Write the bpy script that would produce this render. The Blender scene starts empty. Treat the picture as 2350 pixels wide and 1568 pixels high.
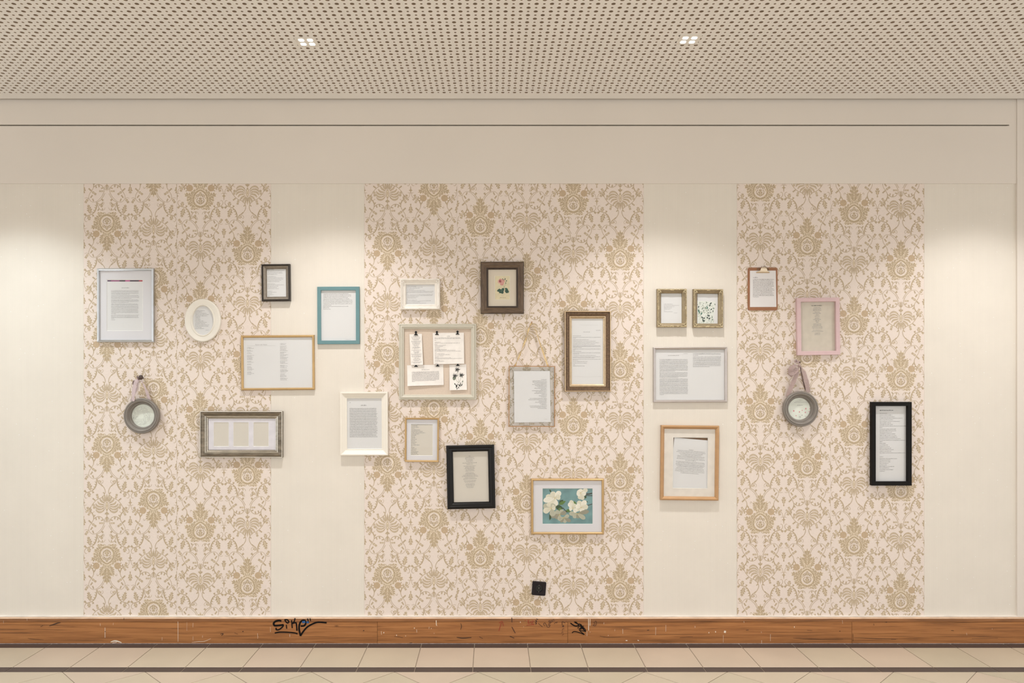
import bpy, bmesh, math, random
import numpy as np
from mathutils import Vector, Matrix

# ------------------------------------------------------------------ camera
# photo frame 2350x1568; wall plane y=0; X=0 at px 1131, eye level at py 866
F = 1735.0            # focal length in photo pixels
D = 4.287             # camera to wall
PX0, PY0, CZ = 1131.0, 866.0, 1.505
S0 = D / F
scene = bpy.context.scene
COL = scene.collection
cam = bpy.data.cameras.new('camera'); camo = bpy.data.objects.new('camera', cam); COL.objects.link(camo)
cam.sensor_fit = 'HORIZONTAL'; cam.sensor_width = 36.0
cam.lens = F / 2350.0 * 36.0
cam.shift_x = (1175.0 - PX0) / 2350.0
cam.shift_y = (PY0 - 784.0) / 2350.0
camo.location = (0, -D, CZ); camo.rotation_euler = (math.pi / 2, 0, 0)
scene.camera = camo
# ------------------------------------------------------------------ light
vs = scene.view_settings
vs.view_transform = 'Standard'; vs.look = 'None'; vs.gamma = 1.0; vs.exposure = 0.0
try: vs.use_curve_mapping = False
except Exception: pass
world = bpy.data.worlds.new('hall_light'); scene.world = world; world.use_nodes = True
bg = world.node_tree.nodes['Background']
bg.inputs[0].default_value = (0.985, 0.995, 1.0, 1); bg.inputs[1].default_value = 1.66
LAMP_W = 41.0
LAMP_COL = (1.0, 0.985, 0.965)
LAMP_COL_COOL = (0.88, 0.97, 1.0)
SPOT_ANGLE = math.radians(104); SPOT_BLEND = 0.3
# beam profile of the downlight: (degrees off axis, relative intensity)
BEAM = [(0, 3.6), (9, 3.6), (13, 3.5), (18, 3.1), (24, 2.4), (30, 1.85), (36, 1.36), (40, 1.0), (43.5, .56), (47, .15), (50, .02), (55, 0)]

# ------------------------------------------------------------------ helpers
def lin(c):
    c = c / 255.0
    return c / 12.92 if c <= 0.04045 else ((c + 0.055) / 1.055) ** 2.4
def rgb(r, g, b): return (lin(r), lin(g), lin(b), 1.0)

MATS = {}
def M(name, col, rough=0.6, metal=0.0, noise=None, bump=None, stretch=None, spec=None, emit=None):
    """procedural principled material; noise=(scale, amount), bump=(scale, strength)"""
    if name in MATS: return MATS[name]
    m = bpy.data.materials.new(name); m.use_nodes = True
    nt = m.node_tree; b = nt.nodes['Principled BSDF']
    c = rgb(*col)
    b.inputs['Base Color'].default_value = c
    b.inputs['Roughness'].default_value = rough; b.inputs['Metallic'].default_value = metal
    if spec is not None: b.inputs['Specular IOR Level'].default_value = spec
    if emit:
        b.inputs['Emission Color'].default_value = rgb(*col); b.inputs['Emission Strength'].default_value = emit
    if noise is None: noise = (30.0, 0.05)
    tc = nt.nodes.new('ShaderNodeTexCoord'); mp = nt.nodes.new('ShaderNodeMapping')
    if stretch: mp.inputs['Scale'].default_value = stretch
    nt.links.new(tc.outputs['Object'], mp.inputs['Vector'])
    n = nt.nodes.new('ShaderNodeTexNoise'); n.inputs['Scale'].default_value = noise[0]; n.inputs['Detail'].default_value = 3
    nt.links.new(mp.outputs[0], n.inputs['Vector'])
    r = nt.nodes.new('ShaderNodeValToRGB'); a = noise[1]
    r.color_ramp.elements[0].position = 0.3; r.color_ramp.elements[1].position = 0.7
    r.color_ramp.elements[0].color = tuple(max(0, x * (1 - a)) for x in c[:3]) + (1,)
    r.color_ramp.elements[1].color = tuple(min(1, x * (1 + a)) for x in c[:3]) + (1,)
    nt.links.new(n.outputs['Fac'], r.inputs[0]); nt.links.new(r.outputs[0], b.inputs['Base Color'])
    if bump:
        n2 = nt.nodes.new('ShaderNodeTexNoise'); n2.inputs['Scale'].default_value = bump[0]; n2.inputs['Detail'].default_value = 2
        nt.links.new(mp.outputs[0], n2.inputs['Vector'])
        bp = nt.nodes.new('ShaderNodeBump'); bp.inputs['Strength'].default_value = bump[1]; bp.inputs['Distance'].default_value = 0.002
        nt.links.new(n2.outputs['Fac'], bp.inputs['Height']); nt.links.new(bp.outputs[0], b.inputs['Normal'])
    MATS[name] = m
    return m

def W(px, py, t=0.0):
    s = (D - t) / F
    return Vector(((px - PX0) * s, -t, CZ - (py - PY0) * s))

class MB:
    def __init__(s): s.v = []; s.f = []; s.m = []
    def face(s, pts, mat=0):
        i = len(s.v); s.v.extend([tuple(p) for p in pts]); s.f.append(tuple(range(i, i + len(pts)))); s.m.append(mat); return s
    def box(s, x0, x1, y0, y1, z0, z1, mat=0):
        i = len(s.v)
        s.v.extend([(x0, y0, z0), (x1, y0, z0), (x1, y1, z0), (x0, y1, z0), (x0, y0, z1), (x1, y0, z1), (x1, y1, z1), (x0, y1, z1)])
        for q in ((0, 3, 2, 1), (4, 5, 6, 7), (0, 1, 5, 4), (1, 2, 6, 5), (2, 3, 7, 6), (3, 0, 4, 7)):
            s.f.append(tuple(i + k for k in q)); s.m.append(mat)
        return s
    def loft(s, rings, mat=0, closed=True, cap=False, loop=False):
        """rings: list of equal-length point lists"""
        i = len(s.v); n = len(rings[0]); R = len(rings)
        for r in rings: s.v.extend([tuple(p) for p in r])
        for a in range(R if loop else R - 1):
            b = (a + 1) % R
            for k in range(n if closed else n - 1):
                k2 = (k + 1) % n
                s.f.append((i + a * n + k, i + a * n + k2, i + b * n + k2, i + b * n + k)); s.m.append(mat)
        if cap:
            s.f.append(tuple(i + k for k in range(n))[::-1]); s.m.append(mat)
            s.f.append(tuple(i + (R - 1) * n + k for k in range(n))); s.m.append(mat)
        return s
    def tube(s, pts, r, mat=0, n=8, cap=True):
        pts = [Vector(p) for p in pts]; rings = []
        for k, p in enumerate(pts):
            d = (pts[min(k + 1, len(pts) - 1)] - pts[max(k - 1, 0)]).normalized()
            up = Vector((0, 1, 0)) if abs(d.y) < 0.9 else Vector((1, 0, 0))
            a = d.cross(up).normalized(); b = d.cross(a).normalized()
            rr = r[k] if isinstance(r, (list, tuple)) else r
            rings.append([p + a * rr * math.cos(t) + b * rr * math.sin(t) for t in [2 * math.pi * j / n for j in range(n)]])
        return s.loft(rings, mat, True, cap)
    def sphere(s, c, r, mat=0, n=10, sc=(1, 1, 1)):
        rings = []
        for a in range(1, n):
            th = math.pi * a / n
            rings.append([(c[0] + r * sc[0] * math.sin(th) * math.cos(p), c[1] + r * sc[1] * math.sin(th) * math.sin(p), c[2] + r * sc[2] * math.cos(th))
                          for p in [2 * math.pi * k / (n + 2) for k in range(n + 2)]])
        return s.loft(rings, mat, True, True)
    def prism(s, poly, y0, y1, mat=0):
        """poly: list of (x,z) ; extruded between y0 (front, smaller) and y1"""
        n = len(poly); i = len(s.v)
        s.v.extend([(x, y0, z) for x, z in poly]); s.v.extend([(x, y1, z) for x, z in poly])
        s.f.append(tuple(i + k for k in range(n))); s.m.append(mat)
        s.f.append(tuple(i + n + k for k in range(n))[::-1]); s.m.append(mat)
        for k in range(n):
            k2 = (k + 1) % n
            s.f.append((i + k, i + n + k, i + n + k2, i + k2)); s.m.append(mat)
        return s
    def build(s, name, mats, parent=None, smooth=False, loc=None):
        me = bpy.data.meshes.new(name); me.from_pydata(s.v, [], s.f)
        if not isinstance(mats, (list, tuple)): mats = [mats]
        for m in mats: me.materials.append(m)
        if len(mats) > 1: me.polygons.foreach_set('material_index', s.m)
        bm = bmesh.new(); bm.from_mesh(me)
        if smooth: bmesh.ops.remove_doubles(bm, verts=bm.verts, dist=1e-6)
        bmesh.ops.recalc_face_normals(bm, faces=bm.faces); bm.to_mesh(me); bm.free()
        if smooth:
            me.polygons.foreach_set('use_smooth', [True] * len(me.polygons))
            me.set_sharp_from_angle(angle=math.radians(40))
        me.update()
        o = bpy.data.objects.new(name, me); COL.objects.link(o)
        if parent: o.parent = parent
        if loc: o.location = loc
        return o

def tag(o, label=None, cat=None, group=None, kind=None):
    if label: o['label'] = label
    if cat: o['category'] = cat
    if group: o['group'] = group
    if kind: o['kind'] = kind
    return o
def thing(name, label, cat, loc, roty=0.0, group=None):
    o = bpy.data.objects.new(name, None); o.empty_display_size = 0.05; COL.objects.link(o)
    o.location = loc; o.rotation_euler = (0, roty, 0)
    return tag(o, label, cat, group)

def smooth_path(pts, n=4):
    """Catmull-Rom through 2-D or 3-D points"""
    P = [np.array(p, float) for p in pts]
    if len(P) < 3: return P
    out = []
    for i in range(len(P) - 1):
        p0 = P[i - 1] if i else 2 * P[0] - P[1]; p1, p2 = P[i], P[i + 1]
        p3 = P[i + 2] if i + 2 < len(P) else 2 * P[-1] - P[-2]
        for k in range(n):
            t = k / n
            out.append(0.5 * (2 * p1 + (p2 - p0) * t + (2 * p0 - 5 * p1 + 4 * p2 - p3) * t * t + (3 * p1 - p0 - 3 * p2 + p3) * t ** 3))
    out.append(P[-1])
    return out

# flat 2-D drawing kit (used for wallpaper ornament, prints and pen strokes): polygons in (u, v)
class Draw:
    def __init__(s): s.polys = []          # (pts, mat, layer)
    def poly(s, pts, mat=0, layer=0): s.polys.append(([tuple(p) for p in pts], mat, layer))
    def stroke(s, pts, w, mat=0, layer=0, n=4, taper=(1.0, 1.0), belly=0.0):
        P = smooth_path(pts, n); L = len(P)
        left, right = [], []
        for i, p in enumerate(P):
            d = P[min(i + 1, L - 1)] - P[max(i - 1, 0)]; q = math.hypot(*d) or 1.0
            nx, ny = -d[1] / q, d[0] / q; t = i / (L - 1)
            ww = w * 0.5 * (taper[0] * (1 - t) + taper[1] * t + belly * math.sin(math.pi * t))
            left.append((p[0] + nx * ww, p[1] + ny * ww)); right.append((p[0] - nx * ww, p[1] - ny * ww))
        for i in range(L - 1):
            s.poly([left[i], left[i + 1], right[i + 1], right[i]], mat, layer)
    def lens(s, a, b, w, mat=0, layer=0, shape=0.42):
        ax, ay = a; bx, by = b; dx, dy = bx - ax, by - ay; q = math.hypot(dx, dy) or 1.0
        nx, ny = -dy / q * w / 2, dx / q * w / 2
        def pt(t, k): return (ax + dx * t + nx * k, ay + dy * t + ny * k)
        s.poly([pt(0, 0), pt(.16, .6), pt(shape, 1), pt(.75, .62), pt(1, 0), pt(.75, -.62), pt(shape, -1), pt(.16, -.6)], mat, layer)
    def disc(s, c, r, mat=0, layer=0, n=14, sx=1.0, sy=1.0):
        s.poly([(c[0] + r * sx * math.cos(2 * math.pi * k / n), c[1] + r * sy * math.sin(2 * math.pi * k / n)) for k in range(n)], mat, layer)
    order = 0
    def leaf(s, base, tip, w, n=3, mat=0, vein=1, lay=0, halo=False):
        """acanthus leaf: one serrated outline with forward-pointing lobes and a pale midrib"""
        bx, by = base; tx, ty = tip; dx, dy = tx - bx, ty - by; L = math.hypot(dx, dy); nx, ny = -dy / L, dx / L
        if w <= 5.6: w *= 1.45; tip = (tx + dx * .12, ty + dy * .12); tx, ty = tip; dx, dy = tx - bx, ty - by; L = math.hypot(dx, dy)
        else: w *= 1.12
        if halo:
            s.order += 1; lay = s.order
            u = 1.0 / L; s.leaf((bx - dx * u, by - dy * u), (tx + dx * u * 1.3, ty + dy * u * 1.3), (w + 2.0) / 1.12, n, 1, None, lay - .45)
        def pt(t, k): return (bx + dx * t + nx * w / 2 * k, by + dy * t + ny * w / 2 * k)
        env = lambda t: min(1.0, .35 + 2.2 * t) * (1 - max(0, t - .3) / .7) ** .75
        side = [(.0, .10)]
        for k in range(n):
            a = .04 + .80 * k / n; b = .04 + .80 * (k + 1) / n
            side += [(a + .55 * (b - a), .92 * env(a + .3 * (b - a))), (a + 1.12 * (b - a), 1.0 * env(a + .35 * (b - a))), (a + .98 * (b - a), .42 * env(b))]
        pts = [pt(t, k) for t, k in side] + [pt(1.0, 0)] + [pt(t, -k) for t, k in side[::-1]]
        s.poly(pts, mat, lay)
        if vein is not None and w > 5.5:
            lay += .3
            s.stroke([(bx + dx * .06, by + dy * .06), (bx + dx * .8, by + dy * .8)], .7, vein, lay, taper=(1.2, .3))
            for k in range(1, n):
                t = .06 + .62 * k / n
                for sg in (-1, 1): s.stroke([pt(t, 0), pt(t + .16, sg * .5 * env(t))], .45, vein, lay, taper=(1, .3))
    def mirrored(s):
        for pts, m, l in list(s.polys):
            if abs(sum(p[0] for p in pts)) / len(pts) < .02 and any(abs(p[0]) > .05 for p in pts) and min(p[0] for p in pts) * max(p[0] for p in pts) < 0: continue
            s.polys.append(([(-x, y) for x, y in pts][::-1], m, l))
        return s
    def to_mb(s, fn, mb=None):
        mb = mb or MB()
        for i, (pts, m, l) in enumerate(s.polys): mb.face([fn(x, y, l + ((i * 37) % 101) / 130.0) for x, y in pts], m)
        return mb

# ------------------------------------------------------------------ materials of the room
def mat_plain_paper():
    m = M('ribbed_cream_wallpaper', (227, 220, 210), 0.55, noise=(5, .02)); nt = m.node_tree; b = nt.nodes['Principled BSDF']
    tc = nt.nodes.new('ShaderNodeTexCoord')
    w = nt.nodes.new('ShaderNodeTexWave'); w.bands_direction = 'X'; w.inputs['Scale'].default_value = 60; w.inputs['Distortion'].default_value = .6
    w.inputs['Detail'].default_value = 1; w.inputs['Detail Scale'].default_value = 3
    nt.links.new(tc.outputs['Object'], w.inputs['Vector'])
    bp = nt.nodes.new('ShaderNodeBump'); bp.inputs['Strength'].default_value = .25; bp.inputs['Distance'].default_value = .001
    nt.links.new(w.outputs['Fac'], bp.inputs['Height']); nt.links.new(bp.outputs[0], b.inputs['Normal'])
    # printed fine ribs and scattered pearly flecks
    old = b.inputs['Base Color'].links[0].from_socket
    mx = nt.nodes.new('ShaderNodeMix'); mx.data_type = 'RGBA'; mx.blend_type = 'MULTIPLY'
    rr = nt.nodes.new('ShaderNodeValToRGB'); rr.color_ramp.elements[0].color = (.95, .945, .93, 1); rr.color_ramp.elements[1].color = (1, 1, 1, 1)
    nt.links.new(w.outputs['Fac'], rr.inputs[0]); mx.inputs[0].default_value = 1
    nt.links.new(old, mx.inputs[6]); nt.links.new(rr.outputs[0], mx.inputs[7])
    vo = nt.nodes.new('ShaderNodeTexVoronoi'); vo.inputs['Scale'].default_value = 26
    nt.links.new(tc.outputs['Object'], vo.inputs['Vector'])
    lt = nt.nodes.new('ShaderNodeMath'); lt.operation = 'LESS_THAN'; lt.inputs[1].default_value = .055
    nt.links.new(vo.outputs['Distance'], lt.inputs[0])
    mx2 = nt.nodes.new('ShaderNodeMix'); mx2.data_type = 'RGBA'; nt.links.new(lt.outputs[0], mx2.inputs[0])
    nt.links.new(mx.outputs[2], mx2.inputs[6]); mx2.inputs[7].default_value = (.93, .92, .9, 1)
    nt.links.new(mx2.outputs[2], b.inputs['Base Color'])
    return m
PLAIN = mat_plain_paper()
DAMASK = M('rose_beige_wallpaper', (227, 214, 205), 0.5, noise=(260, .035), stretch=(.3, 1, 1))
GOLDINK = M('dull_gold_print', (184, 165, 137), 0.42, noise=(420, .16), stretch=(1, 1, .5))
VEIN = M('pale_print_vein', (236, 222, 203), 0.5)
ROSEINK = M('tan_rose_print', (190, 167, 138), 0.45, noise=(700, .30))
PAINT = M('beige_wall_paint', (223, 215, 206), 0.6, noise=(1.5, .02), bump=(120, .04))
CEIL = M('beige_ceiling_board', (240, 238, 236), 0.7, noise=(2, .02))
VOID = M('brown_ceiling_fleece', (84, 68, 53), 0.9)
DARKGAP = M('dark_gap', (40, 32, 26), 0.9)
TILE = M('beige_floor_tile', (188, 175, 155), 0.38, noise=(3, .05))
TILE2 = M('rosy_beige_floor_tile', (190, 174, 156), 0.38, noise=(3, .05))
TILE3 = M('sandy_floor_tile', (184, 173, 152), 0.38, noise=(3, .05))
BTILE = M('dark_border_tile', (72, 60, 55), 0.5, noise=(4, .06))
GROUT = M('grey_grout', (142, 128, 112), 0.85)
CAULK = M('grey_white_caulk', (178, 178, 182), 0.6, noise=(60, .35))

def mat_wood(name, c0, c1, c2, sc=(1.2, 1, 22), rough=.42, knots=True):
    m = bpy.data.materials.new(name); m.use_nodes = True; nt = m.node_tree; b = nt.nodes['Principled BSDF']
    b.inputs['Roughness'].default_value = rough
    tc = nt.nodes.new('ShaderNodeTexCoord'); mp = nt.nodes.new('ShaderNodeMapping'); mp.inputs['Scale'].default_value = sc
    oi = nt.nodes.new('ShaderNodeObjectInfo'); nt.links.new(tc.outputs['Object'], mp.inputs['Vector'])
    ml = nt.nodes.new('ShaderNodeMath'); ml.operation = 'MULTIPLY'; ml.inputs[1].default_value = 37; nt.links.new(oi.outputs['Random'], ml.inputs[0])
    n = nt.nodes.new('ShaderNodeTexNoise'); n.noise_dimensions = '4D'; n.inputs['Scale'].default_value = 3.2; n.inputs['Detail'].default_value = 10
    n.inputs['Roughness'].default_value = .62; n.inputs['Distortion'].default_value = .7
    nt.links.new(mp.outputs[0], n.inputs['Vector']); nt.links.new(ml.outputs[0], n.inputs['W'])
    r = nt.nodes.new('ShaderNodeValToRGB'); e = r.color_ramp.elements
    e[0].position = .30; e[0].color = rgb(*c0); e[1].position = .70; e[1].color = rgb(*c2); k = e.new(.5); k.color = rgb(*c1)
    nt.links.new(n.outputs['Fac'], r.inputs[0]); nt.links.new(r.outputs[0], b.inputs['Base Color'])
    if knots:
        mp2 = nt.nodes.new('ShaderNodeMapping'); mp2.inputs['Scale'].default_value = (2.2, 1, 5.5); nt.links.new(tc.outputs['Object'], mp2.inputs['Vector'])
        v = nt.nodes.new('ShaderNodeTexVoronoi'); v.voronoi_dimensions = '4D'; v.inputs['Scale'].default_value = 2.4
        nt.links.new(mp2.outputs[0], v.inputs['Vector']); nt.links.new(ml.outputs[0], v.inputs['W'])
        r2 = nt.nodes.new('ShaderNodeValToRGB'); r2.color_ramp.elements[0].position = .03; r2.color_ramp.elements[0].color = (.25, .2, .16, 1)
        r2.color_ramp.elements[1].position = .09; r2.color_ramp.elements[1].color = (1, 1, 1, 1)
        nt.links.new(v.outputs['Distance'], r2.inputs[0])
        mx = nt.nodes.new('ShaderNodeMix'); mx.data_type = 'RGBA'; mx.blend_type = 'MULTIPLY'; mx.inputs[0].default_value = .8
        nt.links.new(r.outputs[0], mx.inputs[6]); nt.links.new(r2.outputs[0], mx.inputs[7]); nt.links.new(mx.outputs[2], b.inputs['Base Color'])
    MATS[name] = m
    return m
OAK = mat_wood('worn_oak', (108, 66, 31), (161, 105, 57), (181, 124, 72), sc=(.9, 1, 30))

# ------------------------------------------------------------------ ceiling
ZC = CZ + 1.569
def build_ceiling():
    g = 0.030; px, py = 0.0323, 0.03297
    y0 = -(D - 1.569 * F / 653.5); x0 = -0.0098
    c0, c1, rows = -134, 134, 46
    rb, rs = .0094, .0054; th = .0125; n = 16
    ang = np.arange(n) * 2 * np.pi / n
    ca, sa = np.cos(ang), np.sin(ang); mx = np.maximum(np.abs(ca), np.abs(sa))
    sq = np.stack([ca / mx * px / 2, sa / mx * py / 2], 1)
    V, Fc = [], []
    k = np.arange(n); k2 = (k + 1) % n
    base_q = np.concatenate([np.stack([k, n + k, n + k2, k2], 1), np.stack([n + k, 2 * n + k, 2 * n + k2, n + k2], 1)])
    i = 0
    for r in range(rows):
        for c in range(c0, c1):
            R = rb if (r + c) % 2 == 0 else rs
            cx, cy = x0 + c * px, y0 - r * py
            a = np.zeros((3 * n, 3))
            a[:n, 0] = cx + sq[:, 0]; a[:n, 1] = cy + sq[:, 1]; a[:n, 2] = ZC
            a[n:2 * n, 0] = cx + ca * R; a[n:2 * n, 1] = cy + sa * R; a[n:2 * n, 2] = ZC
            a[2 * n:] = a[n:2 * n]; a[2 * n:, 2] = ZC + th
            V.append(a); Fc.append(base_q + i); i += 3 * n
    V = np.concatenate(V); Fc = np.concatenate(Fc)
    me = bpy.data.meshes.new('ceiling')
    xa, xb = x0 + (c0 - .5) * px, x0 + (c1 - .5) * px; ya, yb = y0 + py / 2, y0 - (rows - .5) * py
    X = 9.0
    extra = [((-X, ya), (X, -g)), ((-X, yb), (xa, ya)), ((xb, yb), (X, ya)), ((-X, -6.5), (X, yb))]
    ev, ef = [], []; j = len(V)
    for (ax, ay), (bx, by) in extra:
        ev += [(ax, ay, ZC), (bx, ay, ZC), (bx, by, ZC), (ax, by, ZC)]; ef.append((j, j + 1, j + 2, j + 3)); j += 4
    ev += [(-X, -g, ZC), (X, -g, ZC), (X, -g, ZC + th), (-X, -g, ZC + th)]; ef.append((j, j + 1, j + 2, j + 3)); j += 4
    me.from_pydata([tuple(v) for v in V] + ev, [], [tuple(f) for f in Fc] + ef); me.materials.append(CEIL); me.materials.append(M('darkened_hole_wall', (170, 152, 132), .9))  # hole walls coloured darker so the holes look more shaded
    mi = np.zeros(len(Fc) + len(ef), np.int32); q_ = np.arange(len(Fc)) % 32; mi[:len(Fc)] = (q_ >= 16); me.polygons.foreach_set('material_index', mi); me.update()
    o = bpy.data.objects.new('ceiling', me); COL.objects.link(o); tag(o, kind='structure')
    MB().box(-9, 9, -6.5, -g - .001, ZC + th + .0005, 3.44).build('fleece_backing', VOID, o)  # fleece behind the holes; box made tall to keep light out above
    MB().box(-9, 9, -6.5, .2, 3.4505, 3.6).build('light_blocking_slab', M('grey_slab', (120, 112, 104), .9), o)  # unseen slab added to stop light leaking in above the ceiling
build_ceiling()

# ------------------------------------------------------------------ back wall
ZW = W(0, 422).z          # top of the wallpaper
ZB = W(0, 1415).z         # top of the baseboard
wall = MB().box(-9, 9, .001, .2, 0, ZW + .004).box(-9, 9, .045, .2, ZW + .004, 3.45).build('wall_back', PAINT); tag(wall, kind='structure')
zs0, zs1 = W(0, 289.2, .007).z, W(0, 286.2, .007).z
XR = W(2333, 800, .008).x
xs_end = W(2316, 300, .007).x
pan = MB().box(-9, XR, -.007, .044, ZW, zs0).build('fascia_panel', PAINT, wall)
MB().box(-9, XR, -.007, .044, zs1, ZC + .16).build('fascia_panel', PAINT, wall)
MB().box(xs_end, XR, -.007, .044, zs0, zs1).build('fascia_joint_filler', PAINT, wall)
MB().box(-9, xs_end, .030, .044, zs0, zs1).build('gap_shade_strip', DARKGAP, wall)  # dark colour behind the slot stands in for its deep shade
rw = MB().box(XR + .0006, 9, -.012, .0005, ZB, ZC + .16).build('wall_right', PAINT); tag(rw, kind='structure')

# ---- damask ornament: one column (half a roll wide), photo-pixel units, B flower at 0, palmette at -127
def damask_cell():
    d = Draw()
    def scroll(c, palm_here, palm_above):
        P = lambda *a: [(x, y + c) for x, y in a]
        d.stroke(P((-24.6, 76), (-18, 71), (-11, 63), (-6.5, 53)), 1.1, taper=(.8, 1.2))
        d.stroke(P((-22.5, 77), (-15, 73), (-9.5, 66), (-4.5, 57)), 1.2)
        d.leaf(*P((-13, 69), (-8.5, 74)), 3, 1)
        d.stroke(P((-24.6, 76), (-33, 77), (-40, 71.5), (-41.5, 64), (-39, 57), (-35.5, 52), (-31.5, 45), (-30.5, 38), (-33, 30), (-37, 26), (-42, 24)), 1.1, taper=(.8, 1.5))
        d.stroke(P((-31, 43), (-30.5, 37), (-33.5, 30), (-38, 26)), 1.9, belly=.75, taper=(.5, .7))
        for a, b, w in (((-35.5, 52), (-24.5, 60), 5), ((-35, 52), (-42, 45.5), 3.6), ((-38, 68), (-33, 61), 3.4), ((-30, 76), (-33, 69), 3),
                        ((-31, 38), (-27, 33), 3), ((-38, 26), (-43, 34), 5), ((-42, 24), (-49, 27), 4), ((-41, 25), (-45, 15), 5.5), ((-37, 26), (-36, 19), 3)):
            d.leaf(*P(a, b), w, 2)
        d.stroke(P((-42, 24), (-48, 22), (-51, 16), (-50, 11), (-46.5, 10)), 1.1, taper=(1.2, .6))
        # acanthus stem rising to the column edge
        d.stroke(P((-24.6, 76), (-23.5, 84), (-25, 92), (-29, 100), (-35, 105.5)), 2.05, belly=.85, taper=(.45, .7))
        for t in ((-24, 86, -28.5, 83.5), (-25, 91, -29.5, 89), (-27, 97, -32, 95), (-30.5, 101, -35, 99.5)):
            d.lens(P((t[0], t[1]))[0], P((t[2], t[3]))[0], 2)
        d.leaf(*P((-37.5, 104), (-43.5, 81)), 11, 4)
        d.stroke(P((-34, 105), (-41, 107), (-48, 110), (-51.3, 116), (-49, 121.5), (-45.5, 121)), 1.2, taper=(1.5, .7))
        d.leaf(*P((-42, 107), (-40, 120)), 9, 3)
        d.leaf(*P((-33, 105), (-31, 110)), 3, 1)
        d.leaf(*P((-46, 109), (-52, 104)), 3.4, 1)
        # leaf between two columns, shared pair
        d.stroke(P((-41, 69), (-46, 67), (-51, 68)), .9)
        d.leaf(*P((-43, 69), (-49.5, 79)), 5.5, 2)
        if palm_above:
            d.stroke(P((-22.5, 77), (-19, 87), (-8.5, 95), (-3.8, 107), (-10, 119), (-22, 124.5), (-31, 133), (-36.5, 142), (-38.5, 150), (-34, 155.5), (-28.5, 152)), 1.2, taper=(1.4, .8))
            for a, b, w in (((-20, 124), (-23, 112), 5), ((-31, 133), (-29, 146), 5), ((-36, 142), (-42, 148), 3.4), ((-26, 127.5), (-33, 122), 3.4), ((-9, 95), (-14, 90), 3), ((-5, 112), (-9, 108), 2.6)):
                d.leaf(*P(a, b), w, 2)
            d.stroke(P((-19, 86), (-13, 88), (-9, 85), (-9, 81), (-12, 80)), 1.1, taper=(1, .6))
            d.leaf(*P((-20, 81), (-13, 84.5)), 4.4, 2)
        else:
            d.stroke(P((-22.5, 77), (-20.5, 86), (-17, 93), (-11, 96), (-6, 94), (-4, 89.5)), 1.2, taper=(1.4, .7))
            d.stroke(P((-21, 79), (-15, 84), (-9, 83.5), (-6.5, 79), (-9, 76)), 1.1, taper=(1.1, .7))
            for a, b, w in (((-19, 81), (-10, 88), 5), ((-14, 84), (-9, 78), 3.6), ((-18, 92), (-21, 97), 3), ((-11, 96), (-10, 91), 2.6)):
                d.leaf(*P(a, b), w, 2)
        if palm_here:
            d.stroke(P((-6.5, 53), (-7, 46), (-11.4, 39.5), (-18.8, 36.8), (-26, 39), (-30.5, 43)), 1.3, taper=(1, 1.2))
            for a, b, w in (((-7, 52), (-18, 52), 4), ((-8, 44), (-13.5, 46), 3), ((-19, 37), (-17.5, 43), 3.4), ((-26, 39), (-24, 45), 3)):
                d.leaf(*P(a, b), w, 2)
        # column-edge cone and cross (left half mirrored right)
        e = -53.5
        d.leaf(*P((e, 41), (e, 59)), 10.5, 3); d.stroke(P((e, 42), (e + .4, 36)), 1.8, taper=(.6, 1.4))
        d.lens(*P((e, -6), (e, 16)), 2.6); d.lens(*P((e - 4.5, 5), (e + 4.5, 5)), 3.2, shape=.5); d.disc(P((e, 5))[0], 2.6)
        d.stroke(P((e - 3, 10.5), (e + 3, 10.5)), .9)
    scroll(0, False, True); scroll(-127, True, False)
    # palmette
    c = -127
    Q = lambda *a: [(x, y + c) for x, y in a]
    for pts in (((-4, 17), (-9, 24), (-16, 27), (-22, 25), (-25.5, 20.5)), ((-4.6, 14.5), (-11, 19.5), (-18, 20.5), (-24, 17.5), (-26.5, 13)), ((-5, 12), (-12, 14.5), (-19, 14), (-24, 10.5), (-25.5, 7)),
                ((-5, 9.5), (-12, 9.2), (-18, 7), (-21.5, 2)), ((-4.2, 6.5), (-9, 4), (-14, 0), (-16.5, -5)), ((-3, 4), (-6.5, 0), (-9.4, -5), (-10.5, -10)), ((-1.6, 2.5), (-3.4, -2), (-4.6, -8), (-4.8, -13))):
        d.stroke(Q(*pts), 3.5, belly=.8, taper=(.25, .45))
        d.stroke(Q(*pts[1:]), .7, 1, 1, taper=(.8, .3))
    d.lens(*Q((0, 3), (0, -16)), 3.4); d.lens(*Q((0, 2), (0, 26)), 8, shape=.4); d.lens(*Q((0, 5), (0, 21)), 5, 1, 1); d.lens(*Q((0, 7), (0, 18)), 2.6, 0, 2)
    d.lens(*Q((0, 24), (0, 38)), 3); d.leaf(*Q((0, 26), (-4, 32)), 2.4, 1); d.lens(*Q((0, 36.5), (0, 51)), 3)
    d.stroke(Q((-.5, 37), (-4.6, 42), (-4.4, 47), (-1.5, 50)), 1.2); d.stroke(Q((-1, 38), (-2.6, 44), (-1, 48)), .9)
    # big flower (lowest piece first)
    for a, b in (((-30, 27), (-35.5, 30)), ((-31, 23), (-36.5, 23.5)), ((-29, 18), (-34, 15.5)), ((-26, 30), (-28, 35))): d.lens(a, b, 2.6)
    d.disc((-24.4, 23), 7.8, 2, 0, 16)
    d.stroke([(-16, 40), (-20.5, 45.5), (-23, 44.5), (-22.3, 41)], 1.1, taper=(1.2, .7))
    d.stroke([(-15, -21.5), (-9, -25.8), (-3, -24.4), (0, -20)], 1.2)
    d.leaf((-4, -21.5), (-24, -24.5), 9, 3, halo=True); d.leaf((-7, -18), (-31, -9.5), 15, 4, halo=True)
    d.leaf((-12, -4), (-33.5, -4.5), 9, 3, halo=True); d.leaf((-11, -1), (-37.5, 10.5), 17, 4, halo=True)
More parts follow.
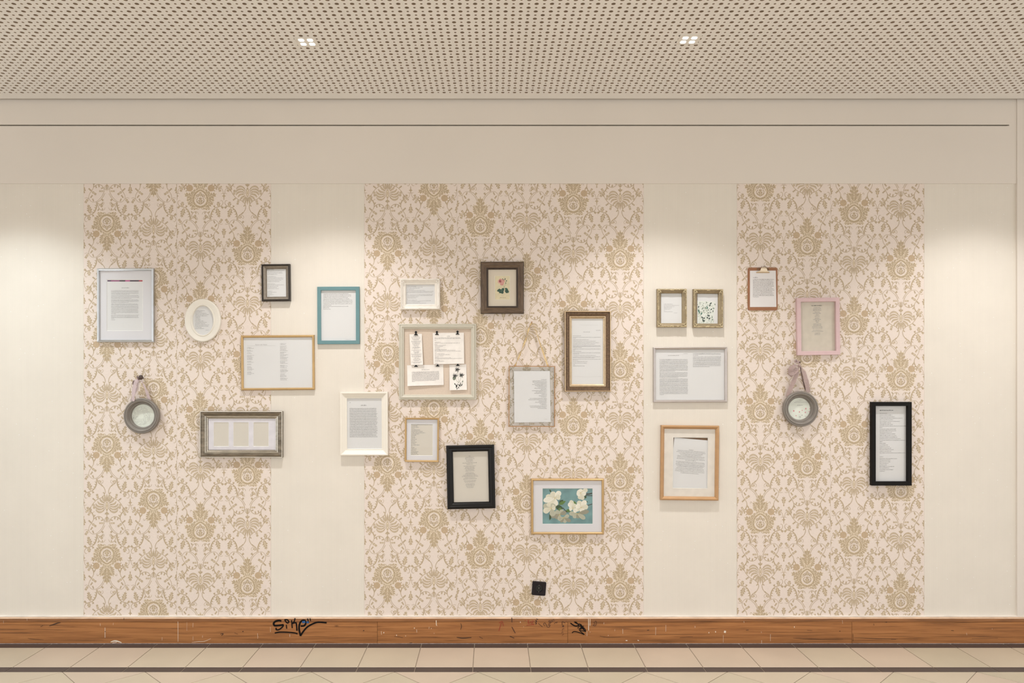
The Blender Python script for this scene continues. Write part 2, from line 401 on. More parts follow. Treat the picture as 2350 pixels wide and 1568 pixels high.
    d.leaf((-9, 6), (-23, 15), 11, 3, halo=True); d.leaf((-9, 9), (-15, 21), 9, 3, halo=True)
    d.leaf((-4, 22), (-15.5, 48), 17, 5, halo=True)
    d.leaf((-3, 14), (-9, 23.5), 9, 3, halo=True); d.leaf((0, 18), (-4.5, 33), 8, 3, halo=True); d.leaf((0, 27), (0, 66.5), 23, 4, halo=True)
    L = d.order + .6
    d.stroke([(0, 18.5), (-6, 15.5), (-12.5, 9), (-16, 0), (-15.5, -9), (-10, -17), (0, -21)], 6.2, 1, L, taper=(.9, 1.1))
    d.stroke([(0, 18.5), (-6, 15.5), (-12.5, 9), (-16, 0), (-15.5, -9), (-10, -17), (0, -21)], 4.2, 0, L + .4, taper=(.8, 1.2))
    for a, b in (((-12, 10), (-17, 14.5)), ((-15, 4), (-20.5, 6)), ((-16.5, -2.5), (-21.5, -3)), ((-15.5, -9), (-20, -12)), ((-11, -15), (-15, -19.5))): d.leaf(a, b, 5, 2, lay=L + .5)
    d.leaf((0, -15), (0, 3.5), 10, 3); d.stroke([(-1, -14), (-6.5, -10), (-8.4, -3.5), (-5, 0)], 1.6, 0, L + .6); d.leaf((-4, -12), (-8.5, -7), 3, 2, lay=L + .6)
    d.stroke([(-2, 6), (-6.5, 8), (-9.6, 4), (-7.5, 1)], 1.8, 0, L + .6, taper=(1, .7)); d.leaf((-3, 5.5), (-7, 3.5), 2.6, 1, lay=L + .6); d.leaf((0, 4), (0, 15), 8, 3, lay=L + .6)
    return d.mirrored()
CELL = damask_cell()

def cell_arrays():
    vs_, fs, ms, ls = [], [], [], []
    for pts, m, l in CELL.polys:
        i = len(vs_); vs_.extend(pts); ls.extend([l + ((len(fs) * 37) % 101) / 340.0] * len(pts)); fs.append(tuple(range(i, i + len(pts)))); ms.append(m)
    return np.array(vs_), np.array(ls), fs, ms
CV, CL, CF, CM = cell_arrays()

STRIPS = [(192, 406, 514, -1), (406, 622, 455, 1), (836, 1049, 559, -1), (1049, 1262, 517, 1), (1262, 1477, 467, 1), (1691, 1906, 436, 1), (1906, 2121, 489, 1)]
PER = 254.0
def damask_strip(xa, xb, ybig, orient):
    top, bot = 418.0, 1418.0
    p = W(xa, bot); q = W(xb, top)
    st = MB().box(p.x + .0003, q.x - .0003, -.0006, .0008, p.z, q.z).build('wallpaper_strip', DAMASK, wall)
    st['label'] = 'rose-beige wallpaper strip printed with gold damask'
    verts, faces, mats = [], [], []; n = 0; cw = (xb - xa) / 2.0; sx = cw / 107.0
    for col in (0, 1):
        cx = xa + cw * (col + .5); yy = ybig + (PER / 2 if col else 0)
        for k in range(-3, 5):
            y = yy + k * PER
            if y + 320 < top or y - 320 > bot: continue
            a = np.zeros((len(CV), 3))
            a[:, 0] = (cx + CV[:, 0] * sx - PX0) * S0
            a[:, 2] = CZ - (y - orient * CV[:, 1] - PY0) * S0
            a[:, 1] = -.0008 - .000048 * CL - (.0000004 if col else 0)
            for f, m in zip(CF, CM):
                z = a[list(f), 2]
                if z.max() < p.z or z.min() > q.z: continue
                faces.append(tuple(i + n for i in f)); mats.append(m)
            verts.append(a); n += len(a)
    V = np.concatenate(verts)
    me = bpy.data.meshes.new('damask_print'); me.from_pydata([tuple(v) for v in V], [], faces)
    for m in (GOLDINK, VEIN, ROSEINK): me.materials.append(m)
    me.polygons.foreach_set('material_index', mats)
    bm = bmesh.new(); bm.from_mesh(me)
    for co, no in (((p.x + .0004, 0, 0), (-1, 0, 0)), ((q.x - .0004, 0, 0), (1, 0, 0)), ((0, 0, p.z + .004), (0, 0, -1)), ((0, 0, q.z - .004), (0, 0, 1))):
        bmesh.ops.bisect_plane(bm, geom=bm.verts[:] + bm.edges[:] + bm.faces[:], plane_co=co, plane_no=no, clear_outer=True)
    for f in bm.faces:
        if f.normal.y > 0: f.normal_flip()
    bmesh.ops.delete(bm, geom=[v for v in bm.verts if not v.link_faces], context='VERTS')
    bm.to_mesh(me); bm.free(); me.update()
    o = bpy.data.objects.new('damask_print', me); COL.objects.link(o); o.parent = st; o['kind'] = 'stuff'
for s_ in STRIPS: damask_strip(*s_)
for xa, xb in ((-450, -236), (-236, -22), (-22, 192), (622, 836), (1477, 1691), (2121, 2332.6)):
    p, q = W(xa, 1418), W(xb, 418)
    o = MB().box(p.x + .0003, q.x - .0003, -.0004, .0008, p.z, q.z).build('wallpaper_strip', PLAIN, wall)
    o['label'] = 'plain cream wallpaper strip with fine vertical ribs'

# ------------------------------------------------------------------ floor
fl = MB().box(-9, 9, -12, .2, -.06, -.0022).build('floor', GROUT); tag(fl, kind='structure')
ZF = 0.0
def plank(mb_pts, name, mat, z0=-.0021, z1=ZF, bev=.0012):
    n = len(mb_pts); c = Vector((sum(p[0] for p in mb_pts) / n, sum(p[1] for p in mb_pts) / n))
    ins = [(c + (Vector(p) - c) * (1 - bev / max(.02, (Vector(p) - c).length))) for p in mb_pts]
    mb = MB(); r0 = [(p[0], p[1], z0) for p in mb_pts]; r1 = [(p[0], p[1], z1 - bev * .6) for p in mb_pts]; r2 = [(p[0], p[1], z1) for p in ins]
    mb.loft([r0, r1, r2]); mb.face(r2)
    return mb.build(name, mat, fl)
random.seed(4)
PITCH = 121.35 * (D - .02) / F; gx = .0042
x_ref = (1089.0 - PX0) * (D - .02) / F
yA = -.016; yB = -(D - 612 * (D - .02) / 621.2); yC = -(D - 612 * (D - .02) / 665.8); yD = -(D - 612 * (D - .02) / 676.5)
for k in range(-21, 22):
    xa, xb = x_ref + k * PITCH + gx / 2, x_ref + (k + 1) * PITCH - gx / 2
    plank([(xa, yB), (xb, yB), (xb, yA), (xa, yA)], 'border_tile', BTILE)
    plank([(xa, yC), (xb, yC), (xb, yB - .001), (xa, yB - .001)], 'floor_tile', random.choice((TILE, TILE, TILE2, TILE3)))
    plank([(xa, yD), (xb, yD), (xb, yC - .001), (xa, yC - .001)], 'border_tile', BTILE)
DP = 190.6 * (D + yD) / F; xd = (715.5 - PX0) * (D + yD) / F; hd = DP / 2; g2 = .0028
TM = (TILE, TILE, TILE2, TILE3)
def inset(pts, g):
    c = Vector((sum(p[0] for p in pts) / len(pts), sum(p[1] for p in pts) / len(pts)))
    return [tuple(c + (Vector(p) - c) * (1 - g / (Vector(p) - c).length)) for p in pts]
for k in range(-13, 16):
    x = xd + k * DP; y = yD - .0015
    plank(inset([(x, y), (x + hd, y - hd), (x + DP, y)], g2), 'floor_tile', random.choice(TM))
    for r in range(3):
        plank(inset([(x, y - r * DP), (x + hd, y - hd - r * DP), (x, y - DP - r * DP), (x - hd, y - hd - r * DP)], g2), 'floor_tile', random.choice(TM))
        if r < 2: plank(inset([(x + hd, y - hd - r * DP), (x + DP, y - DP - r * DP), (x + hd, y - hd - DP - r * DP), (x, y - DP - r * DP)], g2), 'floor_tile', random.choice(TM))
def mat_far_tile():
    m = M('diagonal_beige_tiling', (213, 197, 175), .33, noise=(2, .04)); nt = m.node_tree; b = nt.nodes['Principled BSDF']
    tc = nt.nodes.new('ShaderNodeTexCoord'); mp = nt.nodes.new('ShaderNodeMapping'); mp.inputs['Rotation'].default_value = (0, 0, math.pi / 4)
    nt.links.new(tc.outputs['Object'], mp.inputs['Vector'])
    br = nt.nodes.new('ShaderNodeTexBrick'); br.offset = 0; br.inputs['Scale'].default_value = 1 / .304; br.inputs['Brick Width'].default_value = 1; br.inputs['Row Height'].default_value = 1
    br.inputs['Mortar Size'].default_value = .008; br.inputs['Mortar'].default_value = rgb(126, 112, 98)
    br.inputs['Color1'].default_value = rgb(188, 175, 155); br.inputs['Color2'].default_value = rgb(185, 173, 152)
    nt.links.new(mp.outputs[0], br.inputs['Vector']); nt.links.new(br.outputs['Color'], b.inputs['Base Color'])
    return m
yfar = yD - .0015 - 3 * DP
MB().box(-9, 9, -12, yfar, -.0021, -.0006).build('floor_tiling', mat_far_tile(), fl)['kind'] = 'stuff'
MB().box(-9, 9, -.0205, -.0155, -.0021, .0016).build('caulk_line', CAULK, fl)

# ------------------------------------------------------------------ baseboard
bb = MB().box(-9, 9, -.008, .0005, .001, ZB - .004).build('baseboard_back', M('raw_board_core', (120, 84, 52), .8)); tag(bb, kind='structure')
TB = .020
def bx(px): return W(px, 1450, TB).x
zt = W(0, 1427.6, TB).z
joints = [(-3, 866), (866, 1303), (1303, 1955), (1955, 3200)]
boards = []
for i, (a, b) in enumerate(joints):
    xa = -9 if i == 0 else bx(a) + .0009; xb = 9 if i == 3 else bx(b) - .0009
    cx = (bx(max(a, 0)) + bx(min(b, 2350))) / 2
    mb = MB(); e = .0015
    prof = [(-.0085, .0016), (-TB + .001, .0016), (-TB, .0026), (-TB, zt - .0022), (-TB + .002, zt - .0006), (-.0085, zt - .0004)]
    mb.loft([[(x - cx, y, z) for y, z in prof] for x in (xa, xb)], cap=True)
    boards.append(mb.build('skirting_board', OAK, bb, loc=(cx, 0, 0)))
CAPM = mat_wood('oak_cap', (104, 64, 32), (142, 93, 52), (162, 110, 66), knots=False)
PALEWOOD = M('pale_cap_edge', (198, 166, 138), .6, noise=(40, .18), stretch=(.4, 1, 1))  # slanted top of the cap, paler than its front
za = W(0, 1420.5, TB).z; zb2 = W(0, 1416.2, .012).z
mb = MB(); prof = [(-.0085, zt), (-TB - .0008, zt), (-TB - .0012, zt + .004), (-TB - .0006, za)]
mb.loft([[(x, y, z) for y, z in prof] for x in (-9, 9)], closed=False)
mb.loft([[(x, y, z) for y, z in ((-TB - .0006, za), (-.013, zb2), (-.001, zb2 + .001))] for x in (-9, 9)], mat=1, closed=False)
mb.build('cap_moulding', [CAPM, PALEWOOD], bb)
MB().box(-9, 9, -.0135, .0004, zb2 - .0015, W(0, 1413.6, .008).z).build('paint_seam', M('white_paint_seam', (228, 219, 210), .5, noise=(50, .12), stretch=(.3, 1, 1)), bb)

INKS = {'black': M('black_marker', (12, 9, 8), .7, spec=.15), 'red': M('red_marker', (150, 62, 34), .5), 'brown': M('brown_pen', (70, 36, 18), .5),
        'blue': M('blue_marker', (28, 84, 140), .45), 'white': M('white_paint_mark', (235, 220, 200), .6), 'dark': M('dark_scuff', (62, 38, 22), .7)}
def scrawl(board, name, strokes, ink, z0=(610, 1410, 14.6875), lift=.0016):
    """strokes: list of (points, width) in zoomed-crop units given by origin + scale"""
    ox, oy, sc = z0; d = Draw()
    for pts, w in strokes: d.stroke([(ox + x / sc, oy + y / sc) for x, y in pts], w / sc, n=4, taper=(.5, .5) if ink in ('white', 'dark') else (1, 1), belly=.5 if ink in ('white', 'dark') else 0)
    b = boards[board]
    def fn(x, y, l):
        p = W(x, y, TB + lift); return (p.x - b.location.x, -TB - lift - .0001 * l, p.z)
    o = d.to_mb(fn).build(name, INKS[ink], b); o['kind'] = 'stuff'; return o
scrawl(0, 'marker_tag', [([(525, 230), (440, 215), (330, 240), (265, 310), (290, 380), (380, 385), (600, 360)], 62), ([(600, 365), (560, 430), (480, 500), (400, 530), (345, 510), (355, 460)], 45),
    ([(690, 360), (705, 490)], 36), ([(625, 190), (720, 190), (775, 250), (740, 300), (680, 260), (640, 200)], 42), ([(868, 200), (890, 470)], 38), ([(985, 135), (955, 250), (880, 330)], 42), ([(890, 310), (1000, 290), (1030, 330), (1050, 560)], 46),
    ([(1175, 400), (1290, 390), (1345, 310), (1320, 220), (1230, 215), (1150, 300), (1120, 480), (1170, 735)], 58), ([(1170, 735), (1250, 600), (1400, 430), (1620, 310), (1780, 270), (2050, 290)], 54),
    ([(1405, 145), (1445, 300)], 36), ([(1490, 140), (1510, 235)], 34), ([(300, 635), (480, 605), (750, 610), (960, 630), (1070, 665)], 42)], 'black')
scrawl(0, 'marker_tag', [([(1225, 270), (1330, 260)], 70), ([(1370, 270), (1450, 280)], 60)], 'blue', lift=.0019)
Z2 = (1130, 1410, 14.6875)
scrawl(1, 'marker_arrow', [([(215, 570), (260, 430), (305, 290)], 26), ([(225, 300), (320, 240), (350, 300), (375, 400)], 24)], 'red', Z2)
scrawl(1, 'marker_scrawl', [([(1190, 190), (1230, 330)], 20), ([(1240, 190), (1200, 300), (1290, 280)], 18), ([(1290, 230), (1340, 340), (1400, 330)], 20), ([(1350, 200), (1350, 300), (1400, 210)], 18), ([(1150, 380), (1300, 360), (1420, 350)], 20), ([(1080, 215), (1130, 210)], 22)], 'red', Z2)
scrawl(1, 'pen_scrawl', [([(655, 115), (660, 280)], 26), ([(655, 430), (770, 640)], 24), ([(1500, 215), (1450, 220), (1500, 250), (1450, 290), (1490, 310), (1450, 350)], 22), ([(1480, 155), (1540, 180)], 26), ([(1545, 310), (1690, 430)], 16),
    ([(1770, 400), (1725, 340), (1760, 290), (1800, 330), (1850, 430), (1920, 430), (1940, 360), (1870, 380)], 17), ([(1880, 330), (1960, 300), (1990, 250)], 15), ([(1890, 230), (1930, 280), (1940, 210), (1885, 240)], 15), ([(1970, 290), (1990, 200), (2030, 260), (2040, 190)], 15),
    ([(2040, 180), (2090, 170)], 14), ([(2060, 230), (2110, 220)], 14), ([(2080, 330), (2130, 280), (2170, 300), (2180, 250)], 14)], 'brown', Z2)
Z3 = (1270, 1410, 14.6875)
scrawl(1, 'pen_scrawl', [([(295, 370), (300, 250), (400, 300)], 18), ([(300, 400), (345, 385), (340, 425), (300, 410)], 20), ([(300, 550), (320, 495), (370, 500)], 13), ([(270, 640), (310, 590), (330, 630)], 11), ([(290, 720), (330, 680), (360, 695)], 11), ([(425, 235), (432, 245)], 24)], 'brown', Z3)
scrawl(2, 'marker_tag', [([(575, 300), (640, 350), (740, 400), (840, 390), (850, 350), (790, 310), (715, 265), (800, 290)], 40), ([(865, 310), (930, 400), (1060, 580)], 26), ([(810, 480), (900, 400), (1000, 500)], 22), ([(1020, 395), (950, 460), (850, 500)], 24),
    ([(900, 330), (990, 440), (1080, 590), (1080, 520), (1030, 470)], 26), ([(1040, 480), (920, 500), (880, 550), (960, 560), (1070, 580)], 26), ([(625, 630), (690, 590), (800, 600), (920, 640), (1050, 690)], 30), ([(1050, 690), (960, 620), (900, 570)], 26), ([(930, 340), (980, 430), (900, 440), (1040, 450)], 22)], 'black', Z3)
scrawl(2, 'pen_scrawl', [([(1370, 290), (1430, 230), (1455, 310), (1430, 380), (1380, 395), (1330, 365), (1400, 350), (1370, 290)], 15)], 'brown', Z3)
scrawl(2, 'paint_drip', [([(1183, 155), (1188, 550)], 42), ([(1240, 160), (1235, 390)], 32), ([(1130, 580), (1132, 740)], 16), ([(1238, 590), (1240, 615)], 20)], 'white', Z3)
random.seed(12)
def drips(board, xs):
    st = []
    for x, y0, y1, w in xs: st.append(([(x, y0), (x + random.uniform(-.6, .6), y1)], w))
    scrawl(board, 'paint_drip', st, 'white', (0, 0, 1.0))
drips(0, [(241, 1441, 1464, 1.8), (408.5, 1427, 1473, 1.6), (230, 1431, 1437, 1), (260, 1430, 1435, .8), (443, 1430, 1440, 1), (429, 1428, 1448, .6), (443, 1461, 1470, .8), (591, 1454, 1461, 1.1), (620.5, 1439, 1451, .9), (665, 1456, 1462, 1.3), (8, 1425, 1431, .7), (62, 1419, 1425, .7), (592, 1460, 1466, 1), (372, 1463, 1470, .9), (465, 1459, 1464, 1)])
scrawl(0, 'paint_splash', [([(254, 1474), (262, 1471.5), (269, 1472), (279, 1475.5)], 3.2), ([(258, 1476), (268, 1474.5)], 2.5), ([(440, 1475), (455, 1473), (470, 1472), (484, 1466)], .9)], 'white', (0, 0, 1.0))
drips(1, [(1001, 1424, 1436, 3), (1003, 1436, 1437, 2), (875, 1449, 1457, 1.4), (881, 1451, 1454, 3), (910, 1457, 1460, 3), (931, 1459, 1461, 2), (951, 1441, 1443, 4), (956, 1445, 1452, 1.4), (985, 1439, 1444, 1), (990, 1442, 1444, 2), (1194, 1427, 1430, 1.6), (1072, 1417, 1421, 1.6), (1202, 1438, 1440, 1), (996, 1453, 1455, 1)])
drips(2, [(1429, 1444, 1455, 1.3), (1505, 1440, 1458, 1.1), (1528, 1435, 1450, 1), (1386, 1429, 1433, 1), (1411, 1445, 1449, .8), (1595, 1437, 1441, 1.2), (1627, 1451, 1454, 3), (1642, 1449, 1452, 4), (1664, 1448, 1453, 9), (1660, 1458, 1475, .9), (1707, 1426, 1430, 1), (1748, 1470, 1478, 1.4), (1768, 1456, 1472, 1), (1823, 1438, 1441, 3), (1396, 1458, 1460, 1.4), (1438, 1469.5, 1471.5, 8), (1465, 1469.5, 1471, 7), (1747, 1450, 1453, 1), (1933, 1424, 1432, .8)])
drips(3, [(2218, 1453, 1458, .8), (2277, 1443, 1445, .8)])
scrawl(0, 'dark_scuff', [([(113, 1437), (122, 1434), (132, 1430.5), (139, 1429.5)], 2.6), ([(93, 1439), (99, 1436)], 2), ([(64, 1465.5), (76, 1467.5), (100, 1469)], 1), ([(284.5, 1418.5), (284.5, 1423.5)], 2), ([(556, 1450), (559, 1449.5)], 3.4), ([(833, 1448), (836, 1447.6)], 3.6), ([(240, 1450), (243, 1450)], 2.6), ([(505, 1456), (512, 1455), (508, 1460)], 1.6), ([(538, 1453), (546, 1456)], 1.5)], 'dark', (0, 0, 1.0), .0019)
scrawl(1, 'dark_scuff', [([(1057.5, 1431), (1059, 1438), (1057, 1446)], 1.4), ([(1048, 1463), (1062, 1465), (1082, 1463.5)], 2.4), ([(940, 1476), (946, 1475.6)], 2.2), ([(1170, 1461), (1180, 1465)], 3), ([(1100, 1462), (1108, 1466)], 2), ([(905, 1461), (925, 1464)], 1.6)], 'dark', (0, 0, 1.0), .0019)
scrawl(2, 'dark_scuff', [([(1376, 1460), (1392, 1463), (1424, 1463)], 1), ([(1485, 1447), (1490, 1446.5)], 2.8), ([(1560, 1464), (1590, 1462)], 1.2), ([(1712, 1447), (1718, 1446.5)], 2), ([(1926, 1449), (1929, 1449)], 2.6), ([(1852, 1447), (1864, 1448)], 1.2), ([(1820, 1465), (1840, 1466), (1875, 1468), (1935, 1467)], 1)], 'dark', (0, 0, 1.0), .0019)
scrawl(3, 'dark_scuff', [([(2005, 1432), (2006, 1436)], 1.8), ([(2032, 1428.5), (2036, 1428.5)], 2.4), ([(2183, 1447.5), (2189, 1448)], 2.2), ([(1957.5, 1455), (1958, 1472)], 1.4), ([(1960, 1464), (2010, 1466), (2060, 1467)], 1.1), ([(2230, 1466), (2290, 1465)], 1.1), ([(2045, 1468), (2056, 1468)], 1.2)], 'dark', (0, 0, 1.0), .0019)

# ------------------------------------------------------------------ downlights
def beam_nodes(li):
    li.use_nodes = True; nt = li.node_tree; em = nt.nodes['Emission']
    tc = nt.nodes.new('ShaderNodeNewGeometry'); sp = nt.nodes.new('ShaderNodeSeparateXYZ'); nt.links.new(tc.outputs['Incoming'], sp.inputs[0])
    ab = nt.nodes.new('ShaderNodeMath'); ab.operation = 'ABSOLUTE'; nt.links.new(sp.outputs['Z'], ab.inputs[0])
    ac = nt.nodes.new('ShaderNodeMath'); ac.operation = 'ARCCOSINE'; nt.links.new(ab.outputs[0], ac.inputs[0])
    dv = nt.nodes.new('ShaderNodeMath'); dv.operation = 'DIVIDE'; dv.inputs[1].default_value = math.radians(60); nt.links.new(ac.outputs[0], dv.inputs[0])
    rp = nt.nodes.new('ShaderNodeValToRGB'); e = rp.color_ramp.elements; top = BEAM[0][1]
    e[0].position = 0; e[0].color = (1, 1, 1, 1); e[1].position = BEAM[-1][0] / 60; e[1].color = (0, 0, 0, 1)
    for a, v in BEAM[1:-1]:
        k = e.new(a / 60); k.color = (v / top, v / top, v / top, 1)
    nt.links.new(dv.outputs[0], rp.inputs[0])
    ml = nt.nodes.new('ShaderNodeMath'); ml.operation = 'MULTIPLY'; ml.inputs[1].default_value = top; nt.links.new(rp.outputs[0], ml.inputs[0])
    nt.links.new(ml.outputs[0], em.inputs['Strength'])
PLATE = M('silver_lamp_plate', (232, 228, 222), .5)
LENS = M('lit_led_lens', (255, 252, 245), .4, emit=6.0)
def downlight(px, py, label, cool=False, power=1.0, xy=None, group='square four-LED ceiling downlights'):
    if xy is None:
        dist = 1.569 * F / (PY0 - py); x, y = (px - PX0) * dist / F, dist - D
    else: x, y = xy
    r = thing('ceiling_downlight', label, 'ceiling light', (x, y, ZC), group=group)
    MB().box(-.05, .05, -.05, .05, -.0022, -.0003).build('trim_plate', PLATE, r)
    for sx in (-1, 1):
        for sy in (-1, 1):
            c = (sx * .0205, sy * .0215); e = .0118
            poly = []
            for k in range(16):
                t = 2 * math.pi * (k + .5) / 16; q = (abs(math.cos(t)) ** 5 + abs(math.sin(t)) ** 5) ** -.2
                poly.append((c[0] + e * q * math.cos(t), c[1] + e * q * math.sin(t)))
            mb = MB(); mb.loft([[(a, b, -.0022) for a, b in poly], [(a, b, -.0034) for a, b in poly]], cap=True)
            mb.build('led_lens', LENS, r)
    li = bpy.data.lights.new('spot_light', 'SPOT'); li.energy = LAMP_W * power; li.color = LAMP_COL_COOL if cool else LAMP_COL
    li.spot_size = SPOT_ANGLE; li.spot_blend = SPOT_BLEND; li.shadow_soft_size = .03
    beam_nodes(li)
    lo = bpy.data.objects.new('spot_light', li); COL.objects.link(lo); lo.parent = r; lo.location = (0, 0, -.02)
    return x, y
LX1, LY = downlight(704, 95.7, 'lit square LED downlight in the ceiling above the blue-green frame')
LX2, _ = downlight(1580.5, 90.8, 'lit square LED downlight in the ceiling above the pair of baroque frames')
downlight(0, 0, 'lit square LED downlight in the ceiling further left along the wall', cool=True, power=1.12, xy=(LX1 - 1.803, LY))
downlight(0, 0, 'lit square LED downlight in the ceiling by the right end of the wall', xy=(LX2 + 1.803, LY))

for yy in (-4.25, -6.0):  # lamps added out of view to bounce floor light onto the ceiling
    for k in range(4):
        o_ = downlight(0, 0, 'added unseen downlight over the open floor, there to brighten the ceiling', power=1.5, xy=(LX1 + (k - 1) * 1.803, yy), group='added downlights over the open floor')
# ------------------------------------------------------------------ frames
PAPER = M('white_paper', (222, 219, 219), .6, noise=(8, .012))
PAPERC = M('cream_paper', (213, 204, 193), .6, noise=(8, .015))
MATB = M('white_mat_board', (221, 217, 221), .7, noise=(10, .01))
MATBC = M('cream_mat_board', (222, 208, 190), .7, noise=(10, .015))
BEVEL = M('mat_bevel_core', (245, 242, 236), .6)
BACK = M('grey_back_board', (120, 100, 80), .9)
INK = M('grey_printed_ink', (134, 130, 130), .7)
INKL = M('light_printed_ink', (162, 158, 158), .7)
def mat_glass():
    m = bpy.data.materials.new('picture_glass'); m.use_nodes = True; nt = m.node_tree
    for n in list(nt.nodes): nt.nodes.remove(n)
    out = nt.nodes.new('ShaderNodeOutputMaterial'); mx = nt.nodes.new('ShaderNodeMixShader'); fr = nt.nodes.new('ShaderNodeFresnel')
    fr.inputs['IOR'].default_value = 1.35; tr = nt.nodes.new('ShaderNodeBsdfTransparent'); gl = nt.nodes.new('ShaderNodeBsdfGlossy')
    tr.inputs[0].default_value = (.985, .992, .992, 1); gl.inputs['Roughness'].default_value = .03
    ge = nt.nodes.new('ShaderNodeNewGeometry'); iv = nt.nodes.new('ShaderNodeMath'); iv.operation = 'SUBTRACT'; iv.inputs[0].default_value = 1; nt.links.new(ge.outputs['Backfacing'], iv.inputs[1])
    pr = nt.nodes.new('ShaderNodeMath'); pr.operation = 'MULTIPLY'; nt.links.new(fr.outputs[0], pr.inputs[0]); nt.links.new(iv.outputs[0], pr.inputs[1])
    nt.links.new(pr.outputs[0], mx.inputs[0]); nt.links.new(tr.outputs[0], mx.inputs[1]); nt.links.new(gl.outputs[0], mx.inputs[2]); nt.links.new(mx.outputs[0], out.inputs[0])
    return m
GLASS = mat_glass()

